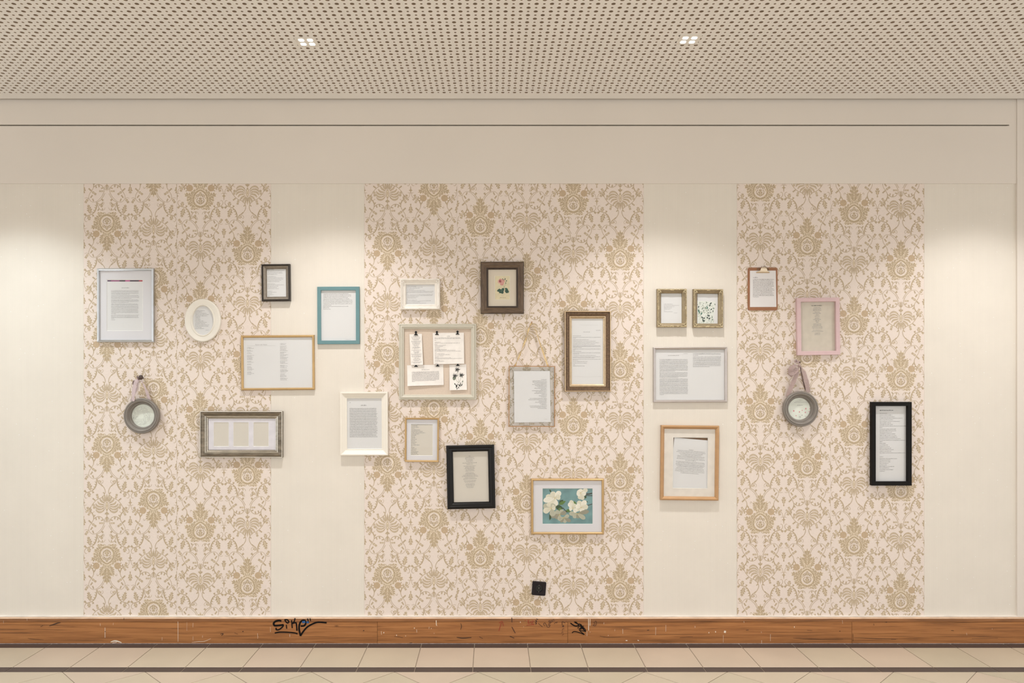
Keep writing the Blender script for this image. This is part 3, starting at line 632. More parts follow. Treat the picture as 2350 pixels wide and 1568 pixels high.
class Frame:
    """a rectangular hung frame; rect in photo pixels of its front face, t = thickness in metres"""
    def __init__(s, name, label, cat, rect, t, rot=0.0, group=None):
        x0, y0, x1, y1 = rect; s.t = t; s.rect = rect
        s.o = W((x0 + x1) / 2, (y0 + y1) / 2, t); s.o.y = -.0016
        s.root = thing(name, label, cat, s.o, math.radians(-rot), group)
        s.S = (D - t) / F; s.hw, s.hh = (x1 - x0) / 2 * s.S, (y1 - y0) / 2 * s.S
    def L(s, px, py, h):
        """photo pixel at height h above the wall -> local point"""
        p = W(px, py, h) - s.o; p.y = -h; return p
    def rails(s, prof, mat, names=('frame_rail',) * 4, smooth=False):
        """prof: (inset_px, height_m[, slot]) from the outer back edge inwards"""
        pr = [(a * s.S, b) for a, b, *_ in prof]; mats = mat if isinstance(mat, (list, tuple)) else [mat]
        slots = [(p[2] if len(p) > 2 else 0) for p in prof]
        w, h = s.hw, s.hh; out = []
        for side in range(4):
            mb = MB()
            for i in range(len(pr) - 1):
                (a, ya), (b, yb) = pr[i], pr[i + 1]
                def pts(ins, y):
                    W_, H_ = w - ins, h - ins
                    return {0: [(-W_, -y, H_), (W_, -y, H_)], 1: [(W_, -y, H_), (W_, -y, -H_)], 2: [(W_, -y, -H_), (-W_, -y, -H_)], 3: [(-W_, -y, -H_), (-W_, -y, H_)]}[side]
                A, B = pts(a, ya), pts(b, yb)
                mb.face([A[0], A[1], B[1], B[0]], slots[i + 1])
            # mitred ends
            for e in (0, 1):
                ring = []
                for a, y in pr:
                    W_, H_ = w - a, h - a
                    ring.append({0: [(-W_, -y, H_), (W_, -y, H_)], 1: [(W_, -y, H_), (W_, -y, -H_)], 2: [(W_, -y, -H_), (-W_, -y, -H_)], 3: [(-W_, -y, -H_), (-W_, -y, H_)]}[side][e])
                mb.face(ring, 0)
            out.append(mb.build(names[side], mats, s.root, smooth))
        s.inner = pr[-1][0]
        return out
    def slab(s, name, rect, h0, h1, mat, parent=None, quad=None):
        """flat sheet between heights h0 < h1 covering a photo-pixel rect (or quad of 4 px corners)"""
        if quad is None:
            x0, y0, x1, y1 = rect; quad = [(x0, y0), (x1, y0), (x1, y1), (x0, y1)]
        P = [s.L(x, y, h1) for x, y in quad]
        return MB().prism([(p.x, p.z) for p in P], -h1, -h0).build(name, mat, parent or s.root)
    def back(s, h=.002, mat=None, ins=1.0):
        w, hh = s.hw - ins * s.S, s.hh - ins * s.S
        return MB().box(-w, w, -h, 0, -hh, hh).build('backing_board', mat or BACK, s.root)
    def glass(s, h, thick=.0014, ins=None):
        a = s.inner if ins is None else ins
        return MB().box(-s.hw + a - .001, s.hw - a + .001, -h - thick, -h, -s.hh + a - .001, s.hh - a + .001).build('glass_pane', GLASS, s.root)
    def matboard(s, rect, wins, h0, h1, mat, bev=.55):
        """mat with window openings (photo px rects) and pale bevelled edges"""
        xs = sorted({rect[0], rect[2]} | {w[0] for w in wins} | {w[2] for w in wins}); ys = sorted({rect[1], rect[3]} | {w[1] for w in wins} | {w[3] for w in wins})
        mb = MB()
        for i in range(len(xs) - 1):
            for j in range(len(ys) - 1):
                cx, cy = (xs[i] + xs[i + 1]) / 2, (ys[j] + ys[j + 1]) / 2
                if any(w[0] < cx < w[2] and w[1] < cy < w[3] for w in wins): continue
                mb.face([s.L(xs[i], ys[j], h1), s.L(xs[i + 1], ys[j], h1), s.L(xs[i + 1], ys[j + 1], h1), s.L(xs[i], ys[j + 1], h1)])
        for x0, y0, x1, y1 in wins:
            o = [s.L(x0, y0, h1), s.L(x1, y0, h1), s.L(x1, y1, h1), s.L(x0, y1, h1)]
            n = [s.L(x0 + bev, y0 + bev, h0), s.L(x1 - bev, y0 + bev, h0), s.L(x1 - bev, y1 - bev, h0), s.L(x0 + bev, y1 - bev, h0)]
            for k in range(4): mb.face([o[k], o[(k + 1) % 4], n[(k + 1) % 4], n[k]], 1)
        return mb.build('mat_board', [mat, BEVEL], s.root)
    def text(s, lines, h, mat=None, parent=None, xh=1.15, slope=0.0, name='printed_text', seed=0, pivot=None, rot=0.0, density=1.0):
        """lines: (x0, x1, y) in photo px, drawn as rows of tiny letter-like marks"""
        rnd = random.Random(seed * 77 + int(s.rect[0] * 13)); mb = MB(); cr, sr = math.cos(math.radians(rot)), math.sin(math.radians(rot))
        for ln in lines:
            x0, x1, y = ln[:3]; H = (ln[3] if len(ln) > 3 else xh) * .84; x = x0; u = H / 1.15
            while x < x1 - .3:
                for _ in range(rnd.choice((2, 3, 3, 4, 5, 6, 7, 8))):
                    if x > x1: break
                    w = rnd.choice((.36, .46, .56, .68)) * u * density; hh = H * rnd.choice((1, 1, 1, 1.55)); lo = .45 * H if rnd.random() < .1 else 0
                    q = [(x, y - hh + H / 2), (x + w, y - hh + H / 2), (x + w, y + H / 2 + lo), (x, y + H / 2 + lo)]
                    if pivot: q = [(pivot[0] + (a - pivot[0]) * cr - (b - pivot[1]) * sr, pivot[1] + (a - pivot[0]) * sr + (b - pivot[1]) * cr) for a, b in q]
                    mb.face([s.L(a, b + slope * (a - x0), h) for a, b in q])
                    x += w + rnd.choice((.16, .22, .3)) * u
                x += .62 * u
        o = mb.build(name, mat or INK, parent or s.root); o['kind'] = 'stuff'; return o
    def draw(s, d, h, mats, name, parent=None, step=.00008):
        def fn(x, y, l):
            p = s.L(x, y, h + step * l); return (p.x, p.y, p.z)
        o = d.to_mb(fn).build(name, mats, parent or s.root); o['kind'] = 'stuff'; return o

def paras(x0, x1, blocks, seed=1, rag=.06):
    """blocks: (y_first, y_last, n, last_fraction)"""
    r = random.Random(seed); out = []
    for ya, yb, n, last in blocks:
        for k in range(n):
            y = ya + (yb - ya) * k / max(1, n - 1); f = last if k == n - 1 else 1 - r.random() * rag
            out.append((x0, x0 + (x1 - x0) * f, y))
    return out
def zl(ox, oy, sc, x0, rows):      # rows: (y, x1) in crop units, left aligned
    return [(ox + x0 / sc, ox + x1 / sc, oy + y / sc) for y, x1 in rows]
def zc(ox, oy, sc, cx, rows):      # centred rows (y, width)
    return [(ox + (cx - w / 2) / sc, ox + (cx + w / 2) / sc, oy + y / sc) for y, w in rows]

SILVER = M('brushed_silver_metal', (196, 198, 200), .28, .85)
GOLD = M('satin_gold', (192, 160, 112), .36, .35, noise=(25, .05))
BLUE = M('blue_green_lacquer', (100, 138, 143), .4, noise=(30, .03))
WHITEF = M('white_lacquer', (236, 230, 219), .38, noise=(20, .012))
WHITEO = M('white_ornate_resin', (236, 230, 222), .45, noise=(60, .03))
ASILVER = M('antique_silver', (122, 112, 98), .36, .75, noise=(70, .38), stretch=(.25, 1, 1))
ASILVERL = M('polished_silver_edge', (206, 200, 188), .25, .8, noise=(60, .15), stretch=(.25, 1, 1))
DWOOD = mat_wood('dark_brown_wood', (62, 46, 32), (98, 78, 60), (118, 98, 78), sc=(6, 6, 60), rough=.45, knots=False)
DWOODV = mat_wood('dark_brown_wood_upright', (62, 46, 32), (98, 78, 60), (118, 98, 78), sc=(60, 6, 6), rough=.45, knots=False)
ESP = M('espresso_bead', (38, 24, 14), .4)
SAGE = M('sage_cream_paint', (206, 201, 187), .42, noise=(20, .02))
LINEN = M('beige_linen', (214, 197, 181), .8, noise=(180, .05), bump=(400, .1))
BRONZE = M('bronze_brown_moulding', (104, 82, 62), .38, .5, noise=(110, .30), stretch=(1, 1, 1))
BRONZEL = M('polished_bronze_edge', (206, 182, 148), .28, .7, noise=(60, .12))
BRASS = M('thin_brass', (176, 134, 92), .32, .8)
BLACK = M('black_lacquer', (11, 9, 8), .32, spec=.3)
BLACKM = M('black_matt_wood', (14, 11, 9), .55, spec=.2)
CHAMP = M('champagne_gold_resin', (158, 142, 114), .38, .4, noise=(60, .10))
CHAMPL = M('bright_champagne_relief', (206, 190, 154), .3, .5)
TAUPE = M('taupe_silver_metal', (186, 178, 174), .34, .5)
COPPER = M('copper_gold_wood', (186, 146, 104), .38, .2, noise=(30, .06))
PINK = M('dusty_pink_wood', (211, 182, 184), .45, noise=(40, .03))
DCARVE = M('black_carved_wood', (40, 32, 25), .4, noise=(200, .5))
GREYIN = M('grey_inner_slope', (146, 136, 124), .4, .3, noise=(60, .12))
HARDB = M('brown_hardboard', (150, 102, 70), .55, noise=(30, .08))
NICKEL = M('nickel_clip', (208, 190, 165), .3, .8)
BLKCLIP = M('black_clip', (13, 10, 9), .4, spec=.25)

# 1 silver frame
f = Frame('picture_frame', 'silver metal frame with white mat and a typed page topped by a purple strip', 'picture frame', (222.2, 616, 352.4, 785.6), .017)
f.rails([(0, 0), (0, .014), (.8, .017), (3.6, .0155), (4.4, .0165), (5.6, .0085), (5.6, .004)], SILVER); f.back()
f.matboard((226.5, 620.5, 348, 781), [(245.5, 641.6, 328, 759.6)], .0042, .0058, MATB)
pg = f.slab('page', (243, 640, 331, 762), .0034, .0041, PAPER)
d = Draw(); zz = lambda x, y: (200 + x / 7.467, 590 + y / 7.467)
def zq(a, b, c, e): return [zz(a, b), zz(c, b), zz(c, e), zz(a, e)]
d.poly(zq(350, 398, 952, 421), 0, 0); d.poly([zz(400, 421), zz(420, 398), zz(570, 398), zz(550, 421)], 1, 1); d.poly([zz(560, 398), zz(655, 398), zz(655, 421), zz(560, 421)], 2, 1); d.poly(zq(655, 398, 735, 421), 3, 1); d.poly([zz(735, 421), zz(745, 400), zz(890, 405), zz(890, 421)], 2, 1); d.poly(zq(890, 398, 952, 421), 4, 1)
f.draw(d, .0043, [M('print_plum', (84, 50, 84), .6), M('print_mauve', (150, 80, 120), .6), M('print_dark', (66, 40, 48), .6), M('print_magenta', (188, 86, 140), .6), M('print_red', (176, 58, 72), .6)], 'printed_strip', pg)
Z = lambda y: 590 + y / 7.467
ls = paras(255.6, 319.5, [(Z(577), Z(641), 5, .66), (Z(662), Z(712), 4, .72), (Z(735), Z(780), 4, .62), (Z(803), Z(972), 12, .16), (Z(995), Z(1057), 5, .1), (Z(1080), Z(1080), 1, .14)], 3, .05)
f.text(ls, .0043, INKL, pg, .95); f.text([(279.7, 296.4, Z(530))], .0043, INK, pg, 1.3); f.glass(.0062)

# 2 oval frame
def oval_frame():
    t = .018; o = W(464.3, 735.4, t); o.y = -.0016
    r = thing('oval_frame', 'cream oval frame holding a short left-aligned typed verse', 'picture frame', o)
    S = (D - t) / F; n = 56
    prof = [(41.3, 49.4, 0), (41.3, 49.4, .012), (40.8, 48.9, .0145), (39.4, 47.6, .0160), (37.6, 45.9, .0160), (28.4, 37.2, .0100), (27.6, 36.5, .0098), (27.2, 36.2, .0125), (26.2, 35.4, .0138), (25.0, 34.4, .0128), (23.6, 33.2, .0060), (23.6, 33.2, .003)]
    mb = MB(); mb.loft([[(a * S * math.cos(k * 2 * math.pi / n), -h, b * S * math.sin(k * 2 * math.pi / n)) for k in range(n)] for a, b, h in prof])
    mb.build('oval_rim', M('cream_oval_lacquer', (231, 226, 216), .35, noise=(20, .015)), r, True)
    el = lambda q: [(q * 24.2 * S * math.cos(k * 2 * math.pi / n), q * 33.8 * S * math.sin(k * 2 * math.pi / n)) for k in range(n)]
    MB().prism(el(1.25), -.002, 0).build('backing_board', BACK, r)
    pg = MB().prism(el(1), -.0036, -.0021).build('page', PAPER, r)
    f = Frame.__new__(Frame); f.o = o; f.root = r; f.rect = (423, 686, 505, 785); f.t = t
    rows = [(437, 715), (475, 640), (515, 775), (553, 845), (592, 795), (629, 580), (666, 580), (705, 595), (745, 690), (784, 775), (822, 740), (860, 850), (898, 835), (935, 630), (972, 695)]
    f.text(zl(415, 680, 13.07, 430, rows) + [(415 + 745 / 13.07, 415 + 835 / 13.07, 680 + 1015 / 13.07, .7)], .0038, INK, pg, 1.05)
    MB().prism(el(1), -.0056, -.0046).build('glass_pane', GLASS, r)
oval_frame()

# 3 small dark carved frame
f = Frame('picture_frame', 'small black carved frame with a grey inner slope around a typed page', 'picture frame', (599.6, 606, 665.2, 691.2), .026, .7)
f.rails([(0, 0), (0, .020), (.8, .0245), (2.2, .026), (3.6, .0235), (4.0, .0195), (4.6, .0205, 1), (5.2, .0195, 1), (9.2, .010, 1), (10.0, .0115, 1), (10.8, .007, 1), (10.8, .003, 1)], [DCARVE, GREYIN])
mb = MB(); rnd = random.Random(5)
for side in range(4):
    L_ = f.hw if side % 2 == 0 else f.hh; k = int(2 * L_ / .0062)
    for i in range(k):
        a = -L_ + .004 + (2 * L_ - .008) * i / (k - 1); b = (f.hh if side % 2 == 0 else f.hw) - 2.1 * f.S; sg = 1 if side < 2 else -1
        c = (a, -.0252, sg * b) if side % 2 == 0 else (sg * b, -.0252, a)
        mb.sphere(c, .0026, n=5, sc=(1.1 if side % 2 == 0 else .8, .7, .8 if side % 2 == 0 else 1.1))
mb.build('carved_beading', DCARVE, f.root, True)['kind'] = 'stuff'; f.back()
pg = f.slab('page', (608.5, 614.5, 657.8, 684.5), .0024, .0034, PAPER)
f.text(zl(595, 600, 15.675, 300, [(293, 530), (338, 890), (382, 830), (427, 840), (472, 660), (555, 600), (597, 870), (640, 870), (683, 790), (727, 720), (813, 570), (853, 880), (898, 690), (942, 635), (985, 705), (1070, 460), (1110, 610), (1152, 455), (1197, 520), (1240, 360)]), .0036, INKL, pg, 1.1); f.glass(.0045)

# 4 blue frame
f = Frame('picture_frame', 'flat blue-green frame around a typed page whose lower half is blank', 'picture frame', (728.2, 658.2, 824.9, 789.9), .015, .25)
f.rails([(0, 0), (0, .0143), (.4, .015), (7.7, .015), (8.2, .0144), (8.2, .004)], BLUE); f.back()
pg = f.slab('page', (734, 664, 819, 784), .003, .0042, PAPER)
f.text(zl(590, 590, 5.058, 770, [(427, 1060), (441, 1095), (456, 1090), (470, 1055), (485, 1070), (499, 1105), (514, 1108), (528, 1108), (544, 1105), (560, 860), (574, 1060), (589, 835), (605, 852)]), .0044, INK, pg, 1.15)
f.text([(793, 805, 779.6, .6)], .0044, INKL, pg); f.glass(.006)

# 5 wide gold frame with two columns
f = Frame('picture_frame', 'wide thin gold frame with two narrow columns of verse on pale paper', 'picture frame', (552.6, 769.4, 721.4, 895.8), .0155, .45)
f.rails([(0, 0), (0, .0095), (.5, .0128), (1.6, .0152), (3.0, .0155), (4.4, .0135), (5.4, .0085), (5.4, .004)], GOLD, smooth=True); f.back()
pg = f.slab('page', (556, 773, 718, 892), .003, .0042, PAPER)
R5 = random.Random(8)
def verse(x0, ys, wmin, wmax, ox=550, oy=765, sc=11.2, rnd=R5): return [(ox + x0 / sc, ox + (x0 + rnd.uniform(wmin, wmax)) / sc, oy + y / sc) for y in ys]
f.text(verse(195, [362, 385, 430, 453, 497, 519, 564, 587, 610, 632, 653, 677, 720, 743, 787, 810, 855, 878, 900, 923, 945, 988, 1010, 1032, 1055], 90, 180), .0044, INKL, pg, 1.0)
f.text(verse(1043, [270, 293, 336, 360, 382, 408, 432, 453, 490, 510, 533, 556, 578, 603, 625, 648, 670, 712, 735, 757, 780, 825, 847, 868, 890, 937, 958, 980, 1003, 1047, 1070, 1092, 1113, 1137, 1160, 1182, 1205], 90, 210), .0044, INKL, pg, 1.0)
def letters(fr, text, cx, cy, size_px, h, mat, parent, rot=0):
    cu = bpy.data.curves.new('lettering', 'FONT'); cu.body = text; cu.align_x = 'CENTER'; cu.align_y = 'CENTER'; cu.size = size_px * S0 * 1.4
    o = bpy.data.objects.new('lettering', cu); COL.objects.link(o)
    dg = bpy.context.evaluated_depsgraph_get(); me = bpy.data.meshes.new_from_object(o.evaluated_get(dg)); bpy.data.objects.remove(o); bpy.data.curves.remove(cu)
    p = fr.L(cx, cy, h); me.transform(Matrix.Translation(p) @ Matrix.Rotation(math.pi / 2, 4, 'X')); me.materials.clear(); me.materials.append(mat)
    ob = bpy.data.objects.new('printed_title', me); COL.objects.link(ob); ob.parent = parent
    return ob
letters(f, 'Rausch der Nacht', 600, 791, 2.7, .0044, INKL, pg)
d = Draw(); d.stroke([(567.5, 793.4), (632, 793.4)], .25); f.draw(d, .0044, [INKL], 'printed_rule', pg); f.glass(.006)

# 6 antique silver frame, three windows
f = Frame('picture_frame', 'wide antique silver frame with a white mat of three blank windows', 'picture frame', (458.5, 944.2, 648, 1050.6), .023)
f.rails([(0, 0), (0, .0205, 0), (.5, .0225, 1), (1.6, .0225, 1), (2.0, .0200, 0), (3.2, .0185, 0), (5.5, .0205, 0), (9.8, .0165, 0), (10.6, .0150, 0), (11.0, .0165, 1), (12.2, .0155, 1), (12.8, .0130, 0), (13.6, .0135, 1), (15.0, .0110, 0), (16.4, .0100, 1), (17.4, .0060, 0), (17.4, .003, 0)], [ASILVER, ASILVERL]); f.back()
f.matboard((472, 958, 634, 1038), [(490.7, 969.4, 525.4, 1024.8), (535.8, 969.4, 571, 1024.8), (581.8, 969.4, 616.7, 1024.8)], .0036, .0054, M('lilac_white_mat', (222, 216, 222), .7), .6)
for x0, x1 in ((489, 527), (534, 573), (580, 618.5)): f.slab('blank_card', (x0, 967.5, x1, 1026.5), .0024, .0034, PAPERC)
f.glass(.006)

# 7 white moulded frame
f = Frame('picture_frame', 'white moulded frame with one dense block of text under a short heading', 'picture frame', (780.4, 899.8, 890, 1045.8), .023, .2)
f.rails([(0, 0), (0, .0205), (.6, .0225), (3.0, .023), (3.8, .0215), (4.4, .0215), (5.2, .0195), (12.4, .0095), (12.8, .0105), (14.2, .0105), (14.8, .0095), (14.8, .003)], WHITEF); f.back()
pg = f.slab('page', (792, 911, 877, 1033), .0024, .0036, PAPER)
f.text(paras(802.6, 866.4, [(895 + 403 / 9.5, 895 + 1028 / 9.5, 34, 1.0)], 5, .05), .0038, INK, pg, .95)
f.text([(828.7, 840.8, 930.8)], .0038, INK, pg, 1.7); f.text([(802.6, 804.8, 924.6)], .0038, INK, pg, 1); f.glass(.006)

# ornate frames
def ornate(f, mat, prof, relief, r0=1.0, seed=1):
    f.rails(prof, mat, smooth=False)
    mb = MB(); rnd = random.Random(seed); S = f.S; tt = f.t; w, h = f.hw, f.hh
    for sx in (-1, 1):
        for sz in (-1, 1):
            def P(a, b, y): return (sx * (w - a * S), -y, sz * (h - b * S))
            for pts in ([(1.0, 9), (1.6, 5), (3.5, 2.4), (6, 1.6), (10, 1.2)], [(3, 8.5), (4.6, 9), (6.6, 7.6), (7, 5), (5.4, 3.6), (3.6, 4.4)], [(7, 6), (8.6, 7), (9.2, 9)], [(1.2, 10), (1.6, 13), (1.0, 15)], [(10, 1.2), (13, 1.6), (15, 1.0)], [(2.4, 2.4), (4.4, 4.4)]):
                pp = [P(a, b, tt - .0004) for a, b in pts]; q = smooth_path(pp, 3)
                mb.tube([tuple(v) for v in q], [.0021 * r0 * (1 - .5 * abs(i / (len(q) - 1) - .4)) for i in range(len(q))], n=6)
            for a, b, r in ((4.9, 6.2, .0023), (1.8, 1.8, .0028), (9.5, 2.6, .0016), (2.6, 9.8, .0016)): mb.sphere(P(a, b, tt), r * r0, n=6)
    for side in range(4):
        L_ = w if side % 2 == 0 else h; b = (h if side % 2 == 0 else w); sg = 1 if side < 2 else -1
        k = int(2 * L_ / .0085)
        for i in range(k):
            a = -L_ + .03 + (2 * L_ - .06) * i / max(1, k - 1); r = .0019 * r0 * rnd.uniform(.7, 1.3); ins = (1.6 + rnd.uniform(-.5, .5)) * S
            c = (a, -tt + .0005, sg * (b - ins)) if side % 2 == 0 else (sg * (b - ins), -tt + .0005, a)
            mb.sphere(c, r, n=5, sc=(1.7 if side % 2 == 0 else 1, 1, 1 if side % 2 == 0 else 1.7))
        for i in (-1, 0, 1):
            a = i * .006; c = (a, -tt + .001, sg * (b - 3.2 * S)) if side % 2 == 0 else (sg * (b - 3.2 * S), -tt + .001, a)
            mb.sphere(c, .0028 * r0, n=6, sc=(1, .8, 1))
    mb.build('scroll_relief', relief, f.root, True)['kind'] = 'stuff'

# 8 small white baroque frame
f = Frame('picture_frame', 'small white baroque frame with a typed note, above the pinboard', 'picture frame', (918.6, 639.8, 1009.6, 710.4), .027, .4)
ornate(f, WHITEO, [(0, 0), (0, .022), (1, .025), (3.0, .026), (4.2, .022), (5.0, .0205), (8.5, .013), (9.2, .0145), (11, .0135), (12.6, .0075), (12.6, .003)], WHITEO, .85, 3); f.back()
pg = f.slab('page', (930, 652.5, 998, 700), .0024, .0034, PAPER)
f.text([(910 + 430 / 18.45, 910 + x / 18.45, 635 + y / 18.45) for y, x in [(425, 830), (465, 1105), (508, 980), (558, 750), (600, 1210), (648, 1560), (690, 1540), (738, 490), (780, 1540), (822, 1530), (870, 910), (913, 830), (960, 490), (1003, 850), (1048, 1450), (1095, 990), (1140, 1260)]], .0036, INKL, pg, 1.05, slope=-.018); f.glass(.0045)

# 9 dark wood frame, rose
f = Frame('picture_frame', 'dark brown wooden frame with a pink rose print in a cream mat', 'picture frame', (1103.2, 600.8, 1202.2, 719.6), .024, .15)
prof9 = [(0, 0), (0, .019, 1), (.9, .0205, 1), (1.0, .022), (5, .024), (7.5, .0235), (8.2, .0215), (13.6, .0165), (14.2, .0150, 1), (16.2, .0155, 1), (17.2, .009, 1), (17.2, .003, 1)]
f.rails(prof9, [DWOOD, ESP])
for o in [c for c in f.root.children if c.name.startswith('frame_rail')][1::2]: o.data.materials[0] = DWOODV
mb = MB()
for side in range(4):
    L_ = (f.hw if side % 2 == 0 else f.hh) - 16 * f.S; b = (f.hh if side % 2 == 0 else f.hw) - 16.6 * f.S; sg = 1 if side < 2 else -1; k = int(2 * L_ / .0046)
    for i in range(k + 1):
        a = -L_ + 2 * L_ * i / k; c = (a, -.0138, sg * b) if side % 2 == 0 else (sg * b, -.0138, a); mb.sphere(c, .0021, n=5)
mb.build('bead_course', M('bead_brown', (84, 60, 40), .35), f.root, True)['kind'] = 'stuff'; f.back()
f.matboard((1117, 615, 1189, 706), [(1135.4, 633, 1170.7, 688.3)], .0038, .0052, MATBC, .5)
pg = f.slab('print_sheet', (1133, 631, 1173, 690.5), .0024, .0037, M('aged_print_paper', (226, 212, 178), .7, noise=(60, .06)))
d = Draw(); z9 = lambda x, y: (1095 + x / 11.62, 595 + y / 11.62)
d.stroke([z9(715, 775), z9(735, 710), z9(755, 640), z9(750, 560)], .6, 3); d.stroke([z9(722, 760), z9(700, 710), z9(680, 680)], .5, 3); d.stroke([z9(750, 650), z9(780, 590)], .4, 3)
for a, b in ((660, 650), (600, 600), (620, 560), (680, 590), (640, 620)): d.disc(z9(a, b), 4.6 if (a, b) != (620, 560) else 3.4, 0 if (a + b) % 3 else 1, 1, 12)
d.disc(z9(612, 590), 2.9, 2, 2, 12); d.stroke([z9(590, 630), z9(640, 660), z9(690, 640), z9(705, 590)], .7, 1, 3); d.stroke([z9(640, 560), z9(670, 600), z9(650, 645)], .6, 1, 3)
for a, b, c, e in ((680, 545, 683, 510), (715, 565, 712, 540), (745, 560, 748, 500), (780, 600, 790, 555), (757, 655, 765, 630)): d.lens(z9(a, b), z9(c, e), 2.2, 4, 2)
for a, b, c, e, w in ((720, 775, 640, 850, 7), (650, 820, 525, 850, 8), (640, 850, 590, 910, 6), (650, 850, 690, 925, 8), (735, 775, 830, 830, 6), (775, 800, 790, 915, 8), (700, 790, 680, 860, 6), (825, 830, 820, 912, 4.6)): d.lens(z9(a, b), z9(c, e), w, 4 if a % 3 else 5, 2)
for x in (620, 655, 695, 740): d.stroke([z9(x - 9, 1025), z9(x + 9, 1025)], 1.0, 6, 1)
f.draw(d, .0039, [M('print_pink', (214, 150, 140), .7), M('print_pale_pink', (232, 178, 166), .7), M('print_deep_rose', (160, 74, 74), .7), M('print_stem', (140, 128, 96), .7), M('print_green', (40, 78, 56), .7), M('print_green_light', (62, 100, 72), .7), M('print_caption', (90, 74, 52), .7)], 'printed_picture', pg)
f.glass(.006)

# 10 pinboard
f = Frame('pinboard', 'large sage-cream frame around a beige linen board with clipped notes', 'pinboard', (915.3, 743.2, 1092.9, 917.8), .021)
f.rails([(0, 0), (0, .0165), (.5, .0185), (2.2, .0200), (2.8, .0165), (3.6, .0165), (4.2, .0205), (6.4, .022), (7.4, .0205), (7.6, .0165), (8.4, .0160), (10.6, .0150), (11.8, .0115), (11.8, .003)], SAGE); f.back()
f.slab('linen_board', (925, 752, 1082, 910), .0021, .0050, LINEN)
PB = f
def note(label, quad, h, curl, lines, ink=INKL, draw=None, xh=1.0, slope=-.012):
    """loose sheet held at its top edge; heights above the wall from h at top to h+curl at the bottom"""
    o = W(sum(q[0] for q in quad) / 4, sum(q[1] for q in quad) / 4, h); o.y = 0
    r = thing('note_card', label, 'paper note', o); n = 8
    def at(u, v, lift=0.0):
        a = np.array(quad[0]) * (1 - u) + np.array(quad[1]) * u; b = np.array(quad[3]) * (1 - u) + np.array(quad[2]) * u
        q = a * (1 - v) + b * v; hh = h + curl[0] * v * v * (1 - u) + curl[1] * v * v * u + lift
        p = W(q[0], q[1], hh); return (p.x - o.x, p.y, p.z - o.z)
    mb = MB()
    F_ = [[at(i / n, j / n, .0003) for i in range(n + 1)] for j in range(n + 1)]; B_ = [[at(i / n, j / n) for i in range(n + 1)] for j in range(n + 1)]
    for G in (F_, B_):
        for j in range(n):
            for i in range(n): mb.face([G[j][i], G[j][i + 1], G[j + 1][i + 1], G[j + 1][i]])
    edge = [(0, i) for i in range(n + 1)] + [(j, n) for j in range(1, n + 1)] + [(n, i) for i in range(n - 1, -1, -1)] + [(j, 0) for j in range(n - 1, 0, -1)]
    for k in range(len(edge)):
        a, b = edge[k], edge[(k + 1) % len(edge)]; mb.face([F_[a[0]][a[1]], F_[b[0]][b[1]], B_[b[0]][b[1]], B_[a[0]][a[1]]])
    sh = mb.build('sheet', M('note_paper', (238, 233, 228), .6), r)
    w = max(q[0] for q in quad) - min(q[0] for q in quad); hgt = quad[3][1] - quad[0][1]
    rnd = random.Random(len(label)); mb = MB()
    for u0, u1, v, H in lines:
        x = u0
        while x < u1:
            for _ in range(rnd.choice((2, 3, 4, 5, 6, 8))):
                if x > u1: break
                ww = rnd.choice((.4, .5, .62, .75)) * H / w; hv = H / hgt * rnd.choice((1, 1, 1.5))
                mb.face([at(x, v - hv, .0006), at(x + ww, v - hv, .0006), at(x + ww, v, .0006), at(x, v, .0006)]); x += ww + .22 * H / w
            x += .6 * H / w
    if lines: mb.build('printed_text', ink, sh)['kind'] = 'stuff'
    if draw:
        mb = MB()
        for pts, m, l in draw.polys: mb.face([at(a, b, .0006 + .0001 * l + .000001 * (len(mb.f) * 37 % 101)) for a, b in pts], m)
        mb.build('printed_picture', [M('print_black', (44, 46, 42), .7), M('print_grey_green', (120, 128, 112), .7)], sh)
    return r
z10 = lambda x, y: (930 + x / 10.11, 750 + y / 10.11)
rr = random.Random(21)
nl = []
for i, y in enumerate([225, 245, 268, 290, 312, 338, 358, 380, 405, 430, 452, 478, 498, 522, 548, 570, 592, 615, 638, 660, 685, 707, 730, 752, 775, 798, 825, 843]):
    hwid = rr.uniform(.16, .44); nl.append((.5 - hwid, .5 + hwid, (y - 170) / 715, .85 if i else 1.5))
note('narrow white slip of centred verse clipped to the pinboard', [z10(97, 175), z10(385, 165), z10(415, 885), z10(128, 890)], .0125, (.004, .006), nl)
nl = [(.46, .55, .115, 1.0)]
for y, x1 in [(262, 1280), (285, 1290), (318, 725), (365, 815), (385, 1270), (415, 745), (437, 940), (462, 880), (488, 800), (512, 785), (535, 965), (555, 1165), (577, 1285), (610, 720), (632, 900), (655, 1035), (682, 880), (710, 765), (728, 1060), (748, 1315), (780, 785), (803, 895), (852, 750)]:
    nl.append((.055, (x1 - 645) / 720, (y - 145) / 722, .85))
note('large typed sheet held by two clips on the pinboard', [z10(638, 148), z10(1360, 140), z10(1367, 858), z10(655, 872)], .0125, (.004, .005), nl)
nl = [(.40, .62, .24, .9)] + [(.13, .875 - (.1 if k == 12 else 0), .34 + k * .036, .8) for k in range(13)] + [(.13, .21, .81, .8)]
note('wide white card with a small block of text under the narrow slip', [z10(42, 897), z10(882, 880), z10(893, 1352), z10(50, 1378)], .0078, (.0095, .0045), nl)
d = Draw()
for cx, cy, r_ in ((.46, .2, .17), (.32, .44, .17), (.70, .42, .17)):
    for k in range(11):
        a = -math.pi * .98 + k * 1.27 * math.pi / 7 + .12 * math.sin(k * 3); L_ = r_ * (.8 + .25 * ((k * 7) % 3) / 2)
        d.lens((cx, cy), (cx + L_ * math.cos(a) * 1.15, cy + L_ * math.sin(a) * .72), .028, 0, 1)
    d.stroke([(cx, cy), ((cx + .52) / 2, cy + .2), (.54, .72)], .012, 1, 0)
